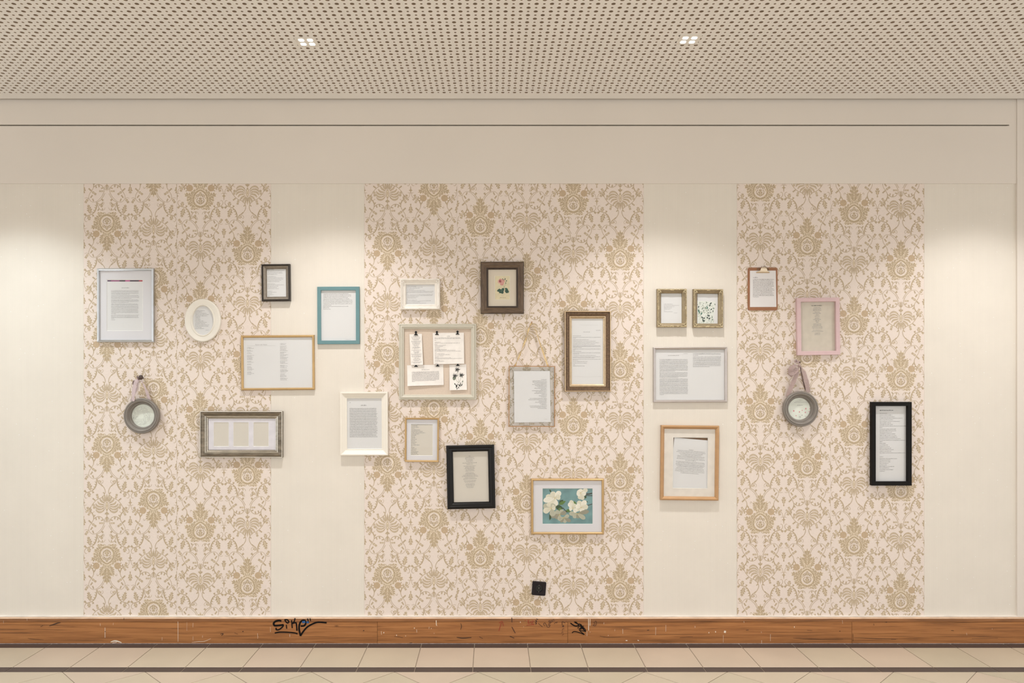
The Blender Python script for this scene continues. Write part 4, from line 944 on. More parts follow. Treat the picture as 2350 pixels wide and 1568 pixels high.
for a in ((.27, .73, .36, .8), (.40, .9, .46, .74), (.5, .76, .62, .88), (.60, .88, .66, .68), (.66, .86, .76, .74), (.34, .78, .44, .88), (.40, .84, .36, .92), (.5, .86, .54, .95), (.44, .9, .42, .98)): d.lens(a[:2], a[2:], .05, 0, 1)
d.disc((.27, .54), .09, 1, 0, 12, 1, .8); d.lens((.74, .72), (.78, .62), .06, 1, 1)
note('small botanical card of black palm plants clipped to the pinboard', [z10(1025, 885), z10(1415, 873), z10(1432, 1465), z10(1030, 1475)], .0078, (.009, .0065), [], draw=d)
def clip(px, py, h, label, scale=1.0):
    o = W(px, py, h); o.y = 0; r = thing('bulldog_clip', label, 'clip', o, group='black bulldog clips on the pinboard'); s = S0 * scale; h0 = h - .0012
    MB().prism([(-4.4 * s, -1.9 * s), (4.4 * s, -1.9 * s), (4.3 * s, -.6 * s), (2.2 * s, .3 * s), (1.6 * s, 1.6 * s), (-1.6 * s, 1.6 * s), (-2.2 * s, .3 * s), (-4.3 * s, -.6 * s)], -h0 - .0042, -h0 - .0015).build('jaw', BLKCLIP, r)
    pts = [(2.6 * s * math.cos(t), 4.6 * s + 2.9 * s * math.sin(t)) for t in [2 * math.pi * k / 14 for k in range(14)]]
    MB().prism(pts, -h0 - .0036, -h0 - .0018).prism([(-1.2 * s, 1.0 * s), (1.2 * s, 1.0 * s), (1.3 * s, 3 * s), (-1.3 * s, 3 * s)], -h0 - .0040, -h0 - .0018).build('handle', BLKCLIP, r)
clip(954.6, 767.6, .0136, 'black clip holding the top of the narrow slip')
clip(1002.7, 767.0, .0136, 'black clip on the blank-margin corner of the large typed sheet', .95)
clip(1050.0, 766.2, .0136, 'black clip on the heading-side corner of the large typed sheet', .95)
clip(954.7, 840.4, .0089, 'black clip gripping the wide card, half under the narrow slip', .95)
clip(1004.3, 839.6, .0089, 'black clip gripping the wide card, half under the large sheet', .95)
clip(1050.6, 838.4, .0089, 'black clip gripping the botanical card', .95)

# 11 bronze portrait frame
f = Frame('picture_frame', 'tall bronze-brown frame with gilt edges around a long typed page', 'picture frame', (1296, 714, 1402.2, 899), .026, .1)
f.rails([(0, 0), (0, .0225, 0), (.5, .025, 1), (2.0, .026, 1), (3.0, .0235, 0), (4.0, .0205, 0), (6.5, .0205, 0), (10.4, .0175, 0), (11.4, .0150, 0), (11.8, .0165, 1), (13.4, .0160, 1), (14.2, .0135, 0), (16.6, .0085, 1), (16.9, .006, 1), (16.9, .003, 1)], [BRONZE, BRONZEL]); f.back()
pg = f.slab('page', (1310, 729, 1389, 886), .0024, .0036, PAPER)
f.text(zl(1290, 705, 7.65, 190, [(507, 330), (533, 675), (548, 240), (575, 465), (601, 590), (627, 645), (652, 575), (678, 670), (695, 672), (712, 340), (738, 675), (755, 230), (780, 335), (806, 672), (823, 300), (849, 590), (875, 672), (890, 568), (917, 675), (933, 280), (958, 440), (985, 430), (1010, 225), (1036, 395)]), .0038, INK, pg, .9)
f.text([(1338.6, 1354, 762.4), (1368, 1378.5, 758.5)], .0038, INKL, pg, 1.2)
d = Draw(); d.stroke([(1318, 864.5), (1345, 865.2), (1380, 864.6)], .35); d.stroke([(1330, 746.5), (1372, 746.8)], .25); f.draw(d, .0038, [M('fold_line', (196, 192, 188), .7)], 'paper_crease', pg); f.glass(.006)

# 12 hanging glass frame on gold ribbon
f = Frame('hanging_glass_frame', 'thin brass glass frame hung on a gold ribbon with a typed sheet inside', 'picture frame', (1167.6, 840.2, 1273.8, 979.8), .015, -.2)
f.rails([(0, .004), (0, .014), (.35, .015), (1.5, .015), (1.7, .0142), (1.7, .004)], BRASS)
MB().box(-f.hw + .003, f.hw - .003, -.0062, -.0050, -f.hh + .003, f.hh - .003).build('glass_pane', GLASS, f.root)
MB().box(-f.hw + .003, f.hw - .003, -.0092, -.0080, -f.hh + .003, f.hh - .003).build('glass_pane', GLASS, f.root)
pg = f.slab('page', None, .0066, .0074, PAPER, quad=[(1179, 852), (1261.4, 851.4), (1264, 968.8), (1180.6, 970)])
rows = [(820, 535), (838, 415), (855, 420), (871, 440), (887, 415), (904, 455), (921, 485), (938, 442), (954, 530), (970, 412), (987, 460), (1005, 445), (1021, 540), (1038, 505), (1053, 530), (1073, 383), (1090, 365), (1106, 503), (1122, 455), (1139, 515), (1155, 530), (1173, 380), (1190, 392), (1206, 490)]
f.text([(1150 + x / 5.807, 1254.2, 730 + y / 5.807) for y, x in rows], .0077, INK, pg, 1.05)
f.text([(1249, 1255.5, 962.5, .6)], .0077, INKL, pg)
LP = lambda x, y, h: f.L(x, y, h)
RIB = M('gold_ribbon', (216, 190, 142), .42, .3, noise=(90, .12))
def ribbon(mb, pts, w, twist=0.0, n=6):
    """flat ribbon strip with thickness following 3-D points"""
    P = [Vector(p) for p in smooth_path([tuple(p) for p in pts], n)]; L_ = len(P); fr, bk = [], []
    for i, p in enumerate(P):
        dv = (P[min(i + 1, L_ - 1)] - P[max(i - 1, 0)]).normalized(); a = 2 * math.pi * twist * i / (L_ - 1)
        side = dv.cross(Vector((0, -1, 0))).normalized(); nn = dv.cross(side).normalized(); sd = side * math.cos(a) + nn * math.sin(a); no = dv.cross(sd).normalized() * .0004
        ww = w[i * (len(w) - 1) // (L_ - 1)] if isinstance(w, (list, tuple)) else w
        fr.append([p + sd * ww / 2 + no, p - sd * ww / 2 + no, p - sd * ww / 2 - no, p + sd * ww / 2 - no])
    mb.loft([[tuple(q) for q in r] for r in fr], cap=True); return mb
ap = LP(1219.5, 740.5, .010)
ribbon(MB(), [LP(1181.9, 839.5, .010), LP(1192, 816, .012), LP(1206, 780, .012), LP(1214, 752, .012), ap], .0085, 2.2, 14).build('gold_ribbon', RIB, f.root, True)
ribbon(MB(), [LP(1257, 840, .010), LP(1247, 812, .012), LP(1236, 780, .012), LP(1226, 750, .012), LP(1219.5, 740.3, .010)], .0085, .3, 10).build('gold_ribbon', RIB, f.root, True)
for x in (1182, 1257.2):
    a = LP(x, 838.6, .010); MB().tube([(a.x + .004 * math.cos(t), a.y, a.z + .004 * math.sin(t)) for t in [2 * math.pi * k / 12 for k in range(13)]], .0012, n=6).build('hanging_ring', BRASS, f.root, True)
a = LP(1275.2, 914, .010); MB().sphere(a, .0035, n=8).tube([(a.x - .004, a.y, a.z), (a.x, a.y, a.z)], .0016).build('latch', BRASS, f.root, True)
a = LP(1219.6, 739.6, .010); MB().tube([(a.x, 0.0005, a.z), (a.x, -.016, a.z + .001)], .0015).sphere((a.x, -.016, a.z + .001), .003, n=8).build('nail', BRASS, f.root, True)

# 13 small gold frame with mat
f = Frame('picture_frame', 'small thin gold frame with white mat and a short-lined poem, below the pinboard', 'picture frame', (928.9, 959.6, 1007.0, 1060.6), .017, -.35)
f.rails([(0, 0), (0, .0145), (.6, .017), (2.2, .016), (3.8, .011), (3.8, .004)], GOLD); f.back()
f.matboard((931, 962, 1005, 1058.4), [(942.5, 973.7, 993.3, 1045.7)], .0042, .0056, MATB)
pg = f.slab('page', (940, 971, 996, 1048), .0034, .0041, PAPERC)
f.text([(920 + (345 - k * .9) / 14.25 if k else 920 + 325 / 14.25, 920 + x / 14.25, 960 + y / 14.25) for k, (y, x) in enumerate([(216, 1040), (255, 545), (297, 575), (342, 440), (390, 620), (434, 700), (480, 795), (522, 605), (563, 490), (607, 460), (650, 475), (697, 515), (740, 460), (787, 520), (830, 470), (878, 605), (918, 385), (963, 440), (1007, 510), (1052, 500), (1100, 590), (1142, 535), (1187, 580)])], .0043, INK, pg, 1.15); f.glass(.006)

# 14 black frame
f = Frame('picture_frame', 'glossy black frame with a centred poem, hung slightly crooked', 'picture frame', (1025.3, 1022.3, 1135.6, 1168.2), .024, 1.2)
f.rails([(0, 0), (0, .020), (1.0, .0225), (4.0, .024), (5.2, .0225), (6.4, .0195), (10.8, .0195), (12.8, .0155), (14.8, .0085), (14.8, .003)], BLACK, smooth=False); f.back()
pg = f.slab('page', (1036, 1034, 1125, 1157), .0024, .0036, PAPERC)
f.text(zc(1015, 1015, 9.8, 622, [(315, 45), (347, 195), (376, 205), (404, 150), (432, 145), (470, 315), (500, 140), (540, 270), (568, 195), (596, 230), (622, 175), (650, 200), (690, 175), (717, 215), (746, 310), (773, 365), (801, 230), (829, 300), (870, 275), (898, 240), (940, 195), (967, 205), (995, 170), (1024, 145)]), .0038, INK, pg, 1.05, slope=-.02); f.glass(.006)

# 15 blossoms
f = Frame('picture_frame', 'thin gold frame with a wide white mat around white blossoms on teal', 'picture frame', (1218.8, 1098.9, 1386.4, 1227.4), .0165, 0)
f.rails([(0, 0), (0, .0105), (.5, .0138), (1.6, .0162), (3.0, .0165), (4.4, .0145), (5.4, .0085), (5.4, .004)], GOLD, smooth=True); f.back()
f.matboard((1222, 1102, 1383, 1224), [(1244.6, 1121, 1360.2, 1203)], .0042, .0058, MATB, .6)
pg = f.slab('print_sheet', (1242, 1118.5, 1363, 1205.5), .0034, .0041, M('print_teal', (112, 148, 150), .6, noise=(16, .22)))
d = Draw(); zb = lambda x, y: (1235 + x / 14.93, 1110 + y / 14.93)
WHT, CRM, GRY, SHD, GRN, DGR, BRN, YEL = range(8)
def petal(p, q, w, m, l):
    dx, dy = q[0] - p[0], q[1] - p[1]; L_ = math.hypot(dx, dy); nx, ny = -dy / L_, dx / L_; side = [(0, .06), (.12, .3), (.3, .66), (.5, .92), (.68, 1), (.84, .86), (.95, .5), (1.0, .16)]
    f_ = lambda t, k: (p[0] + dx * t + nx * w / 2 * k, p[1] + dy * t + ny * w / 2 * k)
    d.poly([f_(t, k) for t, k in side] + [f_(t, -k) for t, k in side[::-1]], m, l)
    for k in (-.35, 0, .35): d.stroke([f_(.15, k * .4), f_(.55, k), f_(.85, k * 1.1)], .22, SHD if m in (GRY, SHD) else GRY, l + .8, n=2)
def bloom(c, tips, w, m, m2=None):
    for i, tp in enumerate(tips):
        p, q = zb(*c), zb(*tp); petal(p, q, w * .92, m if (m2 is None or i % 2) else m2, 2 + i % 3)
    d.disc(zb(*c), 1.1, YEL, 6, 8)
    for i, tp in enumerate(tips[:5]): d.stroke([zb(*c), zb(c[0] + (tp[0] - c[0]) * .3, c[1] + (tp[1] - c[1]) * .3)], .35, YEL, 6)
for a, b, w in (((1850, 700), (1640, 745), 1.6), ((1860, 415), (1560, 385), 1.6), ((1090, 1085), (1440, 985), 1.2), ((850, 830), (1000, 990), 1.6), ((1850, 330), (1640, 360), 2.6)): d.stroke([zb(*a), zb((a[0] + b[0]) / 2, (a[1] + b[1]) / 2 + 12), zb(*b)], w, BRN, 1)
for a, b, w, m in (((710, 720), (950, 600), 8, GRN), ((590, 790), (860, 860), 12, DGR), ((760, 820), (740, 960), 9, GRN), ((455, 960), (395, 1265), 7, DGR), ((950, 930), (1150, 930), 8, GRN), ((1150, 630), (1320, 690), 7, GRN), ((1650, 420), (1560, 525), 6, DGR), ((720, 680), (860, 560), 8, DGR), ((440, 300), (390, 200), 4, DGR), ((1640, 610), (1700, 640), 3, DGR)): d.lens(zb(*a), zb(*b), w, m, 1)
bloom((740, 1060), [(590, 1200), (740, 1280), (960, 980), (600, 930), (440, 1140), (840, 900)], 11, GRY, SHD)
bloom((880, 1160), [(930, 1350), (1110, 1300), (1060, 1090), (770, 1330), (680, 1240)], 9, SHD, GRY)
bloom((1340, 1030), [(1200, 1170), (1390, 1190), (1610, 1210), (1740, 950), (1060, 1030)], 11, SHD, GRY)
bloom((1450, 320), [(1340, 250), (1690, 200), (1640, 360), (1420, 540), (1330, 400), (1540, 560), (1480, 190)], 11, CRM, WHT)
bloom((450, 850), [(180, 740), (180, 970), (560, 700), (350, 640), (520, 1120), (580, 800)], 15, CRM, GRY)
bloom((570, 500), [(470, 280), (760, 270), (760, 450), (600, 770), (260, 440), (180, 590), (420, 640)], 14, WHT, CRM)
bloom((1190, 860), [(1050, 660), (1260, 690), (1330, 960), (1120, 570), (1060, 860)], 12, CRM, WHT)
bloom((1470, 820), [(1380, 590), (1630, 580), (1710, 790), (1530, 980), (1280, 900), (1300, 740)], 13, WHT, CRM)
f.draw(d, .0043, [M('print_white', (238, 232, 218), .6), M('print_cream', (222, 216, 196), .6), M('print_greyish', (186, 184, 164), .6), M('print_shade', (150, 146, 128), .6), M('print_leaf', (88, 120, 54), .6), M('print_dark_leaf', (52, 76, 44), .6), M('print_branch', (52, 44, 36), .6), M('print_yellow', (196, 176, 104), .6)], 'printed_picture', pg)
f.glass(.0064)

# 16/17 champagne baroque pair
PR = [(0, 0), (0, .006), (.0, .024), (1.0, .028), (3.0, .030), (4.0, .026), (5.2, .0245), (6.2, .020), (9.2, .014), (10.0, .0075), (10.0, .003)]
f = Frame('picture_frame', 'champagne baroque frame holding a few typed lines on a white page', 'picture frame', (1508.4, 662.8, 1576.6, 751.2), .030, 0)
ornate(f, CHAMP, PR, CHAMPL, 1.0, 4); f.back()
pg = f.slab('page', (1517, 674, 1566, 743), .0024, .0036, PAPER)
f.text(zl(1500, 655, 13.635, 320, [(590, 595), (630, 790), (670, 660), (710, 565), (750, 525), (790, 345), (827, 595)]), .0038, INKL, pg, 1.0); f.text([(1546, 1554.5, 718.3, .7)], .0038, INKL, pg, .7); f.glass(.0045)
f = Frame('picture_frame', 'champagne baroque frame holding a card of scattered green leaves', 'picture frame', (1591.4, 663.4, 1660.0, 752), .030, -.3)
ornate(f, CHAMP, PR, CHAMPL, 1.0, 9); f.back()
pg = f.slab('page', (1600, 675, 1650, 744), .0024, .0034, PAPER)
cd = f.slab('leaf_card', None, .0035, .0039, M('print_mint_white', (224, 225, 218), .6), pg, quad=[(1600, 691), (1641.5, 692.6), (1637, 743.5), (1601, 744)])
d = Draw(); zg = lambda x, y: (1500 + x / 13.635, 655 + y / 13.635)
for a in ((1390, 750, 1445, 890, 3.6, 0), (1520, 840, 1465, 945, 2.8, 0), (1410, 640, 1395, 720, 2.6, 1), (1820, 540, 1740, 600, 3, 1), (1770, 600, 1740, 670, 3, 1), (1830, 725, 1770, 785, 2.6, 1), (1660, 655, 1690, 760, 2.6, 0), (1610, 670, 1650, 760, 2.2, 2), (1690, 910, 1710, 975, 3, 1), (1750, 930, 1720, 985, 3, 1), (1670, 985, 1700, 1045, 3, 1), (1765, 1010, 1720, 1080, 3, 1), (1490, 970, 1560, 1060, 3, 1), (1570, 1000, 1590, 1060, 3, 1), (1600, 1090, 1560, 1145, 3, 1), (1545, 1060, 1550, 1140, 3, 1), (1910, 570, 1925, 630, 2.2, 2), (1890, 700, 1870, 760, 2.2, 2), (1860, 780, 1850, 840, 2.4, 1), (1835, 970, 1825, 1030, 2.2, 2), (1865, 1050, 1810, 1110, 2.2, 2), (1630, 520, 1670, 550, 2.2, 2), (1560, 690, 1500, 760, 2, 2), (1580, 780, 1560, 820, 2, 1), (1735, 760, 1690, 790, 2, 1), (1680, 870, 1730, 850, 2, 1), (1780, 830, 1760, 880, 2, 1)):
    d.lens(zg(a[0], a[1]), zg(a[2], a[3]), a[4], a[5], 1)
rr = random.Random(31)
for k in range(150):
    x, y = rr.uniform(1602, 1637), rr.uniform(693, 741); a = rr.uniform(0, 6.28); L_ = rr.uniform(2.0, 4.4)
    d.lens((x, y), (x + L_ * math.cos(a), y + L_ * math.sin(a)), rr.uniform(.8, 1.4), rr.choice((2, 3, 3)), 0)
f.draw(d, .0041, [M('print_emerald', (52, 108, 88), .6), M('print_dark_green', (40, 56, 48), .6), M('print_mid_green', (98, 116, 100), .6), M('print_pale_green', (172, 178, 156), .6)], 'printed_picture', cd); f.glass(.005)

# 18 silver landscape frame
f = Frame('picture_frame', 'wide taupe-silver frame with two columns of dense text, the second half empty', 'picture frame', (1499.8, 797.2, 1669, 923.8), .018, .1)
f.rails([(0, 0), (0, .0155), (.4, .0168), (1.2, .018), (4.6, .0145), (5.6, .0105), (5.6, .004)], TAUPE); f.back()
pg = f.slab('page', (1503, 800, 1666, 921), .003, .0042, PAPER)
Y = lambda y: 790 + y / 10.45
f.text(paras(1513.6, 1578.4, [(Y(370), Y(652), 13, .55), (Y(685), Y(802), 6, .66), (Y(833), Y(1213), 17, .14)], 2, .015), .0044, INK, pg, 1.0)
f.text(paras(1590.2, 1654.4, [(Y(225), Y(275), 3, .2), (Y(307), Y(543), 11, .6)], 6, .015), .0044, INK, pg, 1.0)
f.text([(1533, 1558, Y(275), 1.5), (1568, 1578, Y(230), .8)], .0044, INKL, pg); f.glass(.006)

# 19 copper frame, tilted page
f = Frame('picture_frame', 'copper-gold wooden frame with a white mat and a slipped, tilted page', 'picture frame', (1516.7, 977, 1650.3, 1148.8), .024, -.6)
f.rails([(0, 0), (0, .019), (.6, .0215), (2.4, .024), (4.4, .0225), (8.2, .0125), (8.2, .003)], COPPER); f.back(mat=M('brown_back_card', (120, 84, 50), .9))
f.matboard((1523, 983.5, 1644, 1142.5), [(1544.2, 1004.2, 1624, 1120.8)], .0064, .0082, M('warm_white_mat', (228, 218, 208), .7), .6)
pg = f.slab('page', None, .0032, .0040, PAPER, quad=[(1546.8, 1004.6), (1633.5, 1011.5), (1624.6, 1127), (1537.8, 1120)])
f.text(zc(1500, 960, 7.468, 628, [(545, 80), (567, 465), (590, 500), (613, 405), (635, 360), (658, 470), (680, 455), (705, 475), (728, 180), (757, 495), (778, 485), (802, 500), (823, 470), (843, 430), (868, 470), (892, 495), (918, 500), (945, 310)]), .0042, INK, pg, 1.1, pivot=(1584, 1062), rot=4.0); f.glass(.0088)

# 20 clipboard
def clipboard():
    t = .004; o = W(1750, 663.4, t); o.y = -.0014; r = thing('clipboard', 'brown hardboard clipboard holding a typed page under a nickel clip', 'clipboard', o)
    f = Frame.__new__(Frame); f.o = o; f.root = r; f.rect = (1716, 614, 1784, 712); f.t = t
    S = (D - t) / F; w, h, c = 34 * S, 49.2 * S, 4.2 * S; pts = []
    for sx, sz, a0 in ((1, 1, 0), (-1, 1, 90), (-1, -1, 180), (1, -1, 270)):
        for k in range(6):
            a = math.radians(a0 + 18 * k); pts.append((sx * (w - c) + c * math.cos(a), sz * (h - c) + c * math.sin(a)))
    MB().prism(pts, -t, 0).build('board', HARDB, r)
    pg = f.slab('page', None, .0042, .0050, PAPER, quad=[(1720.9, 621.6), (1780.2, 621.2), (1781.6, 704.7), (1721, 705)])
    f.text(zl(1710, 600, 13.06, 232, [(545, 860), (585, 830), (627, 845), (667, 830), (708, 850), (747, 858), (788, 790), (828, 850), (868, 865), (908, 820), (948, 850), (990, 845), (1028, 860), (1068, 410)]), .0053, INK, pg, 1.25)
    f.text([(1728, 1739, 600 + 487 / 13.06)], .0053, INK, pg, 1.5)
    z = lambda x, y, hh: f.L(1710 + x / 13.06, 600 + y / 13.06, hh)
    rows = [([(330, 352), (730, 352)], .0056), ([(330, 330), (730, 330)], .0086), ([(350, 315), (715, 315)], .0092), ([(450, 275), (665, 275)], .0105), ([(482, 195), (640, 195)], .0120), ([(505, 178), (620, 178)], .0100)]
    mb = MB(); mb.loft([[tuple(z(x, y, hh)) for x, y in p] + [tuple(z(p[1][0], p[1][1], hh - .0012)), tuple(z(p[0][0], p[0][1], hh - .0012))] for p, hh in rows], cap=True)
    mb.build('clip_plate', NICKEL, r, True)
    for xs in ([(440, 262), (375, 265), (360, 220), (420, 195), (470, 215), (505, 150)], [(665, 262), (710, 262), (700, 215), (650, 200), (620, 170), (570, 145), (550, 165)]):
        mb = MB(); mb.tube([tuple(v) for v in smooth_path([tuple(z(x, y, .009)) for x, y in xs], 4)], .0014, n=6); mb.build('clip_wire', M('dark_steel_wire', (120, 108, 88), .3, .8), r, True)
    return r
clipboard()

# 21 pink frame
f = Frame('picture_frame', 'dusty pink wooden frame with a centred poem on paper tinted for a glass reflection', 'picture frame', (1829.4, 683.6, 1927.4, 815), .02, .75)
f.rails([(0, 0), (0, .0192), (.4, .020), (8.4, .020), (9.0, .0192), (9.0, .003)], PINK); f.back()
pg = f.slab('page', (1836, 690, 1921, 808.5), .0024, .0036, M('reflection_beige_page', (208, 196, 181), .6))  # darker tone of the glass reflection put into the page colour
f.text(zc(1820, 675, 10.45, 578, [(325, 155), (357, 190), (390, 195), (435, 120), (467, 200), (501, 60), (533, 105), (578, 100), (611, 185), (643, 95), (677, 55), (720, 190), (754, 200), (787, 245), (820, 250), (865, 220), (898, 270), (944, 130), (977, 140)]), .0038, INK, pg, 1.15)
f.text(zc(1820, 675, 10.45, 568, [(280, 245)]), .0038, M('bold_ink', (34, 30, 30), .7), pg, 1.5, density=1.25); f.glass(.006)

# 22 tall black frame
f = Frame('picture_frame', 'tall narrow matt black frame with a left-aligned page of short lines', 'picture frame', (2000.6, 922.9, 2092.3, 1114.8), .024, 0)
f.rails([(0, 0), (0, .0232), (.4, .024), (8.8, .024), (9.2, .0232), (9.2, .003)], BLACKM); f.back()
pg = f.slab('page', (2007, 929, 2086, 1109), .0024, .0036, PAPER)
f.text(zl(1990, 915, 7.464, 212, [(255, 345), (283, 425), (310, 468), (337, 600), (364, 435), (391, 555), (418, 410), (445, 440), (472, 672), (498, 265), (525, 495), (552, 497), (580, 415), (607, 480), (634, 500), (661, 515), (688, 572), (715, 650), (741, 262), (769, 320), (796, 352), (823, 378), (850, 415), (877, 455), (904, 415), (931, 648), (1000, 272), (1030, 515), (1056, 392), (1083, 388), (1110, 365), (1137, 333), (1164, 460), (1191, 375), (1218, 442), (1245, 300)]), .0038, INK, pg, 1.15)
f.text([(2018.4, 2049.5, 942.1)], .0038, M('bold_ink', (34, 30, 30), .7), pg, 1.5, density=1.25); f.glass(.006)

# 23/24 round hanging frames on ribbon
GREYR = M('warm_grey_paint', (128, 121, 114), .42, noise=(30, .03))
RIBL = M('lilac_satin_ribbon', (196, 178, 180), .38, noise=(120, .06)); RIBM = M('mauve_satin_ribbon', (170, 148, 144), .4, noise=(120, .08))
def round_frame(cx, cy, label, rb, paper_draw, ri, lean):
    t = .034; o = W(cx, cy, t); o.y = -.0016; r = thing('round_frame', label, 'picture frame', o)
    f = Frame.__new__(Frame); f.o = o; f.root = r; f.rect = (cx - 41, cy - 41, cx + 41, cy + 41); f.t = t; f.S = S = (D - t) / F; n = 48
    prof = [(38.5, 0), (39.5, .008), (40.8, .016), (41.2, .024), (40.6, .0295), (39.2, .0325), (37.6, .0325), (36.8, .0305), (36.2, .0335), (34.2, .034), (33.2, .0325), (31.6, .0245), (30.4, .0195), (29.4, .0205), (28.0, .0195), (ri, .009), (ri, .003)]
    mb = MB(); mb.loft([[(a * S * math.cos(k * 2 * math.pi / n), -h, a * S * math.sin(k * 2 * math.pi / n)) for k in range(n)] for a, h in prof]); mb.build('round_rim', GREYR, r, True)
    ci = lambda q: [(q * S * math.cos(k * 2 * math.pi / n), q * S * math.sin(k * 2 * math.pi / n)) for k in range(n)]
    MB().prism(ci(38.3), -.002, 0).build('backing_board', BACK, r)
    pg = MB().prism(ci(ri + .8), -.0055, -.0025).build('paper_disc', M('pale_disc_paper', (226, 228, 218), .6), r)
    paper_draw(f, pg); MB().prism(ci(ri + .6), -.0085, -.0075).build('glass_pane', GLASS, r)
    return f, r
def disc_a(f, pg):
    d = Draw(); rnd = random.Random(2)
    for k, rad in enumerate((7.5, 9.4, 11.2, 13, 15, 17, 19, 21)):
        a = rnd.uniform(0, 6)
        while a < 12.2:
            da = rnd.uniform(.15, .5); pts = [(323.7 + rad * math.cos(a + da * q / 3), 955 + rad * math.sin(a + da * q / 3)) for q in range(4)]
            d.stroke(pts, .4, 0 if rnd.random() < .55 else 1, 0, n=1); a += da + rnd.uniform(.12, .4)
    d.lens((306.2, 961), (307.4, 958), 1.6, 2, 1)
    f.draw(d, .0057, [INKL, M('faint_ink', (168, 164, 154), .7), INK], 'spiral_text', pg)
def disc_b(f, pg):
    d = Draw(); z = lambda x, y: (1785 + x / 9.227, 820 + y / 9.227)
    for x, y, r_, m in ((335, 1138, 2.4, 0), (455, 1160, 1.7, 0), (515, 1128, 1.5, 1), (590, 1090, 2.6, 1), (580, 1170, 2.0, 1), (385, 1240, 1.6, 1), (660, 1155, 1.3, 1), (675, 1090, 1.2, 1)):
        c = z(x, y)
        for k in range(6): d.lens(c, (c[0] + r_ * math.cos(k * 1.05), c[1] + r_ * math.sin(k * 1.05)), .8, m, 0)
    d.stroke([z(455, 1285), z(450, 1265), z(470, 1250), z(478, 1275), z(462, 1290)], .7, 2, 1); d.stroke([z(500, 1240), z(515, 1220), z(520, 1235)], .7, 2, 1); d.stroke([z(570, 1250), z(605, 1250)], .7, 2, 1)
    f.draw(d, .0057, [M('print_crimson', (200, 70, 96), .6), M('print_soft_pink', (214, 130, 140), .6), INK], 'printed_picture', pg)
    f.text([z(450, 915) + (0,)][:0] + [(1833.5, 1841, 918.6), (1825, 1856, 921.8), (1822, 1854, 924.5), (1829, 1842, 930.5)], .0057, INKL, pg, .9)
f, r = round_frame(323.7, 954.9, 'round warm-grey frame with a spiral of tiny writing, hung on lilac ribbon', RIBL, disc_a, 26.3, 0)
q = lambda x, y, h: f.L(270 + x / 9.8, 850 + y / 9.8, h)
ribbon(MB(), [q(500, 225, .028), q(430, 235, .034), q(385, 350, .034), q(355, 560, .036), q(362, 700, .036)], [.016, .019, .020, .014, .008]).build('ribbon_strand', RIBL, r, True)
ribbon(MB(), [q(470, 260, .018), q(430, 420, .018), q(370, 560, .016), q(300, 690, .012)], [.006, .008, .011, .012]).build('ribbon_strand', RIBL, r, True)
ribbon(MB(), [q(535, 230, .026), q(590, 330, .026), q(650, 470, .024), q(720, 670, .018)], [.005, .011, .018, .022], .04).build('ribbon_strand', RIBL, r, True)
mb = MB(); a = q(523, 160, .030); mb.sphere(a, .0125, n=12, sc=(1, .8, 1.15)); mb.tube([(a.x, 0, a.z - .004), (a.x, a.y, a.z)], .004); mb.build('hook_knob', M('dark_umber_knob', (74, 58, 52), .4), r, True)
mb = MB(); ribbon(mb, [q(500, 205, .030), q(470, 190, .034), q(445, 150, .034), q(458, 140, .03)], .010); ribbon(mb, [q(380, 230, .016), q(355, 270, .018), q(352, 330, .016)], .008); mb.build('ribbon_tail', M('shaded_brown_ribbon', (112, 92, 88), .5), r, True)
f, r = round_frame(1838.4, 938.9, 'round warm-grey frame with small pink flowers on its disc, hung on a mauve ribbon bow', RIBM, disc_b, 25.3, 0)
q = lambda x, y, h: f.L(1785 + x / 9.227, 820 + y / 9.227, h)
ribbon(MB(), [q(440, 210, .024), q(410, 330, .026), q(340, 500, .024), q(270, 660, .020), q(205, 850, .014)], [.008, .022, .024, .023, .018], .03).build('ribbon_strand', RIBM, r, True)
ribbon(MB(), [q(480, 190, .022), q(545, 310, .024), q(600, 500, .024), q(645, 745, .016)], [.007, .022, .026, .022], -.03).build('ribbon_strand', RIBM, r, True)
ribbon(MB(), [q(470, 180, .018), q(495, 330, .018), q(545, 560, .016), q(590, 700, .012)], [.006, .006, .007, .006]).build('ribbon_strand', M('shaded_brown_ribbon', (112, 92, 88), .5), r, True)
mb = MB()
ribbon(mb, [q(445, 130, .026), q(400, 70, .034), q(370, 90, .036), q(420, 108, .030), q(455, 80, .026)], [.006, .014, .014, .010, .008])
ribbon(mb, [q(440, 190, .026), q(370, 180, .040), q(290, 230, .044), q(270, 310, .040), q(340, 320, .036), q(420, 240, .028)], [.008, .020, .030, .034, .026, .010])
ribbon(mb, [q(420, 250, .030), q(340, 270, .036), q(300, 350, .034), q(250, 400, .026)], [.008, .020, .024, .026], .05)
mb.build('ribbon_bow', RIBM, r, True)
a = q(455, 110, .020); mb = MB(); mb.tube([(a.x, .0005, a.z), (a.x, -.026, a.z)], .0022); mb.sphere((a.x, -.026, a.z), .0045, n=8); mb.build('nail', M('dark_umber_knob', (74, 58, 52), .4), r, True)
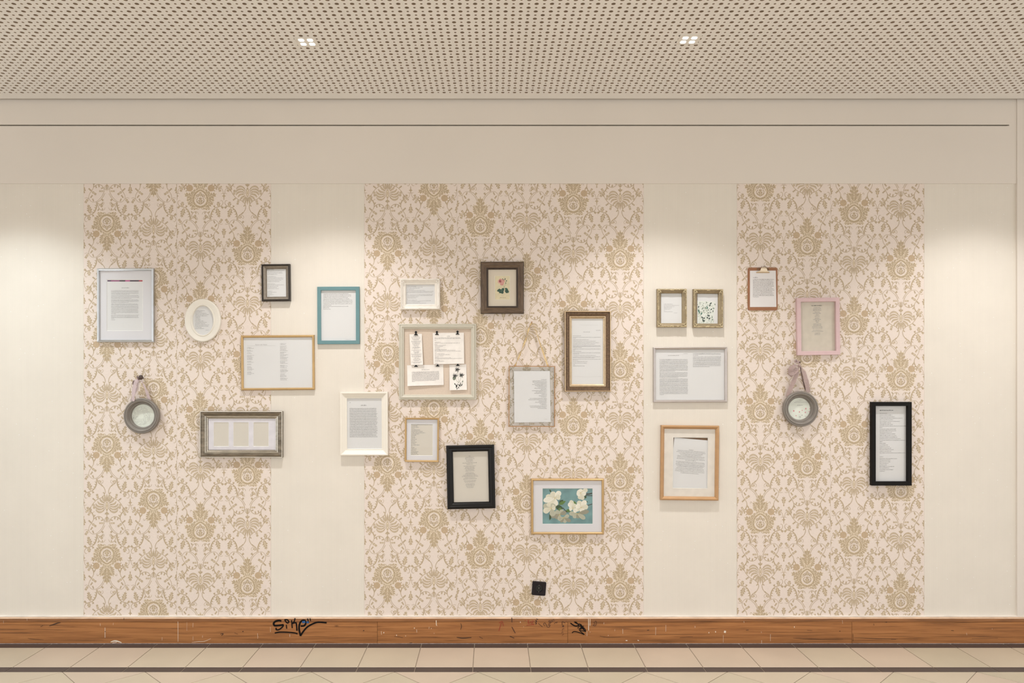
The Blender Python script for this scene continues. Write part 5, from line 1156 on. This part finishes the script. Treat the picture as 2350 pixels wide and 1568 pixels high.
mb = MB(); a = q(452, 170, .028); mb.sphere(a, .008, n=10, sc=(.8, .7, 1.4)); mb.build('ribbon_knot', RIBM, r, True)

# ------------------------------------------------------------------ wall socket
def socket():
    t = .009; o = W(1236.8, 1351.2, t); o.y = -.0014; r = thing('wall_socket', 'glossy black square wall socket with round recess, low on the damask wall', 'wall socket', o, math.radians(4.3))
    S = (D - t) / F; w = 15.9 * S; n = 72
    def sq(e, k):
        c, s_ = math.cos(k * 2 * math.pi / n), math.sin(k * 2 * math.pi / n); m = (abs(c) ** 14 + abs(s_) ** 14) ** (-1 / 14); return e * c * m, e * s_ * m
    BLK = M('glossy_black_plastic', (20, 12, 22), .16, spec=.35)  # purple tint of a pink reflection put into the black
    mb = MB(); R = 8.2 * S
    ring = lambda fn, h: [(fn(k)[0], -h, fn(k)[1]) for k in range(n)]
    ci = lambda q: (lambda k: (q * math.cos(k * 2 * math.pi / n), q * math.sin(k * 2 * math.pi / n)))
    mb.loft([ring(lambda k: sq(w, k), 0), ring(lambda k: sq(w, k), t - .0012), ring(lambda k: sq(w - .0014, k), t), ring(ci(R * 1.32), t), ring(ci(R * 1.28), t + .0006), ring(ci(R * 1.02), t + .0004), ring(ci(R), t - .0005), ring(ci(R * .96), .0012)])
    mb.build('cover_plate', BLK, r)
    MB().prism([(R * .97 * math.cos(k * 2 * math.pi / n), R * .97 * math.sin(k * 2 * math.pi / n)) for k in range(n)], -.0016, -.0004).build('recess_floor', M('black_socket_floor', (12, 11, 11), .4), r)
    MET = M('steel_contact', (190, 186, 180), .25, .9)
    mb = MB(); mb.sphere((0, -.0028, .5 * S), .0022, n=8); mb.build('screw', MET, r, True)
    for sz in (-1, 1): MB().box(-.0012, .0012, -.0065, -.0017, sz * R * .93 - .0012, sz * R * .93 + .0012).build('earth_contact', MET, r)
    for sx in (-1, 1): MB().prism([(sx * .0095 + .0024 * math.cos(k * math.pi / 6), .0024 * math.sin(k * math.pi / 6)) for k in range(12)], -.0019, -.0017).build('pin_hole', M('pin_hole_black', (4, 4, 4), .9), r)
socket()
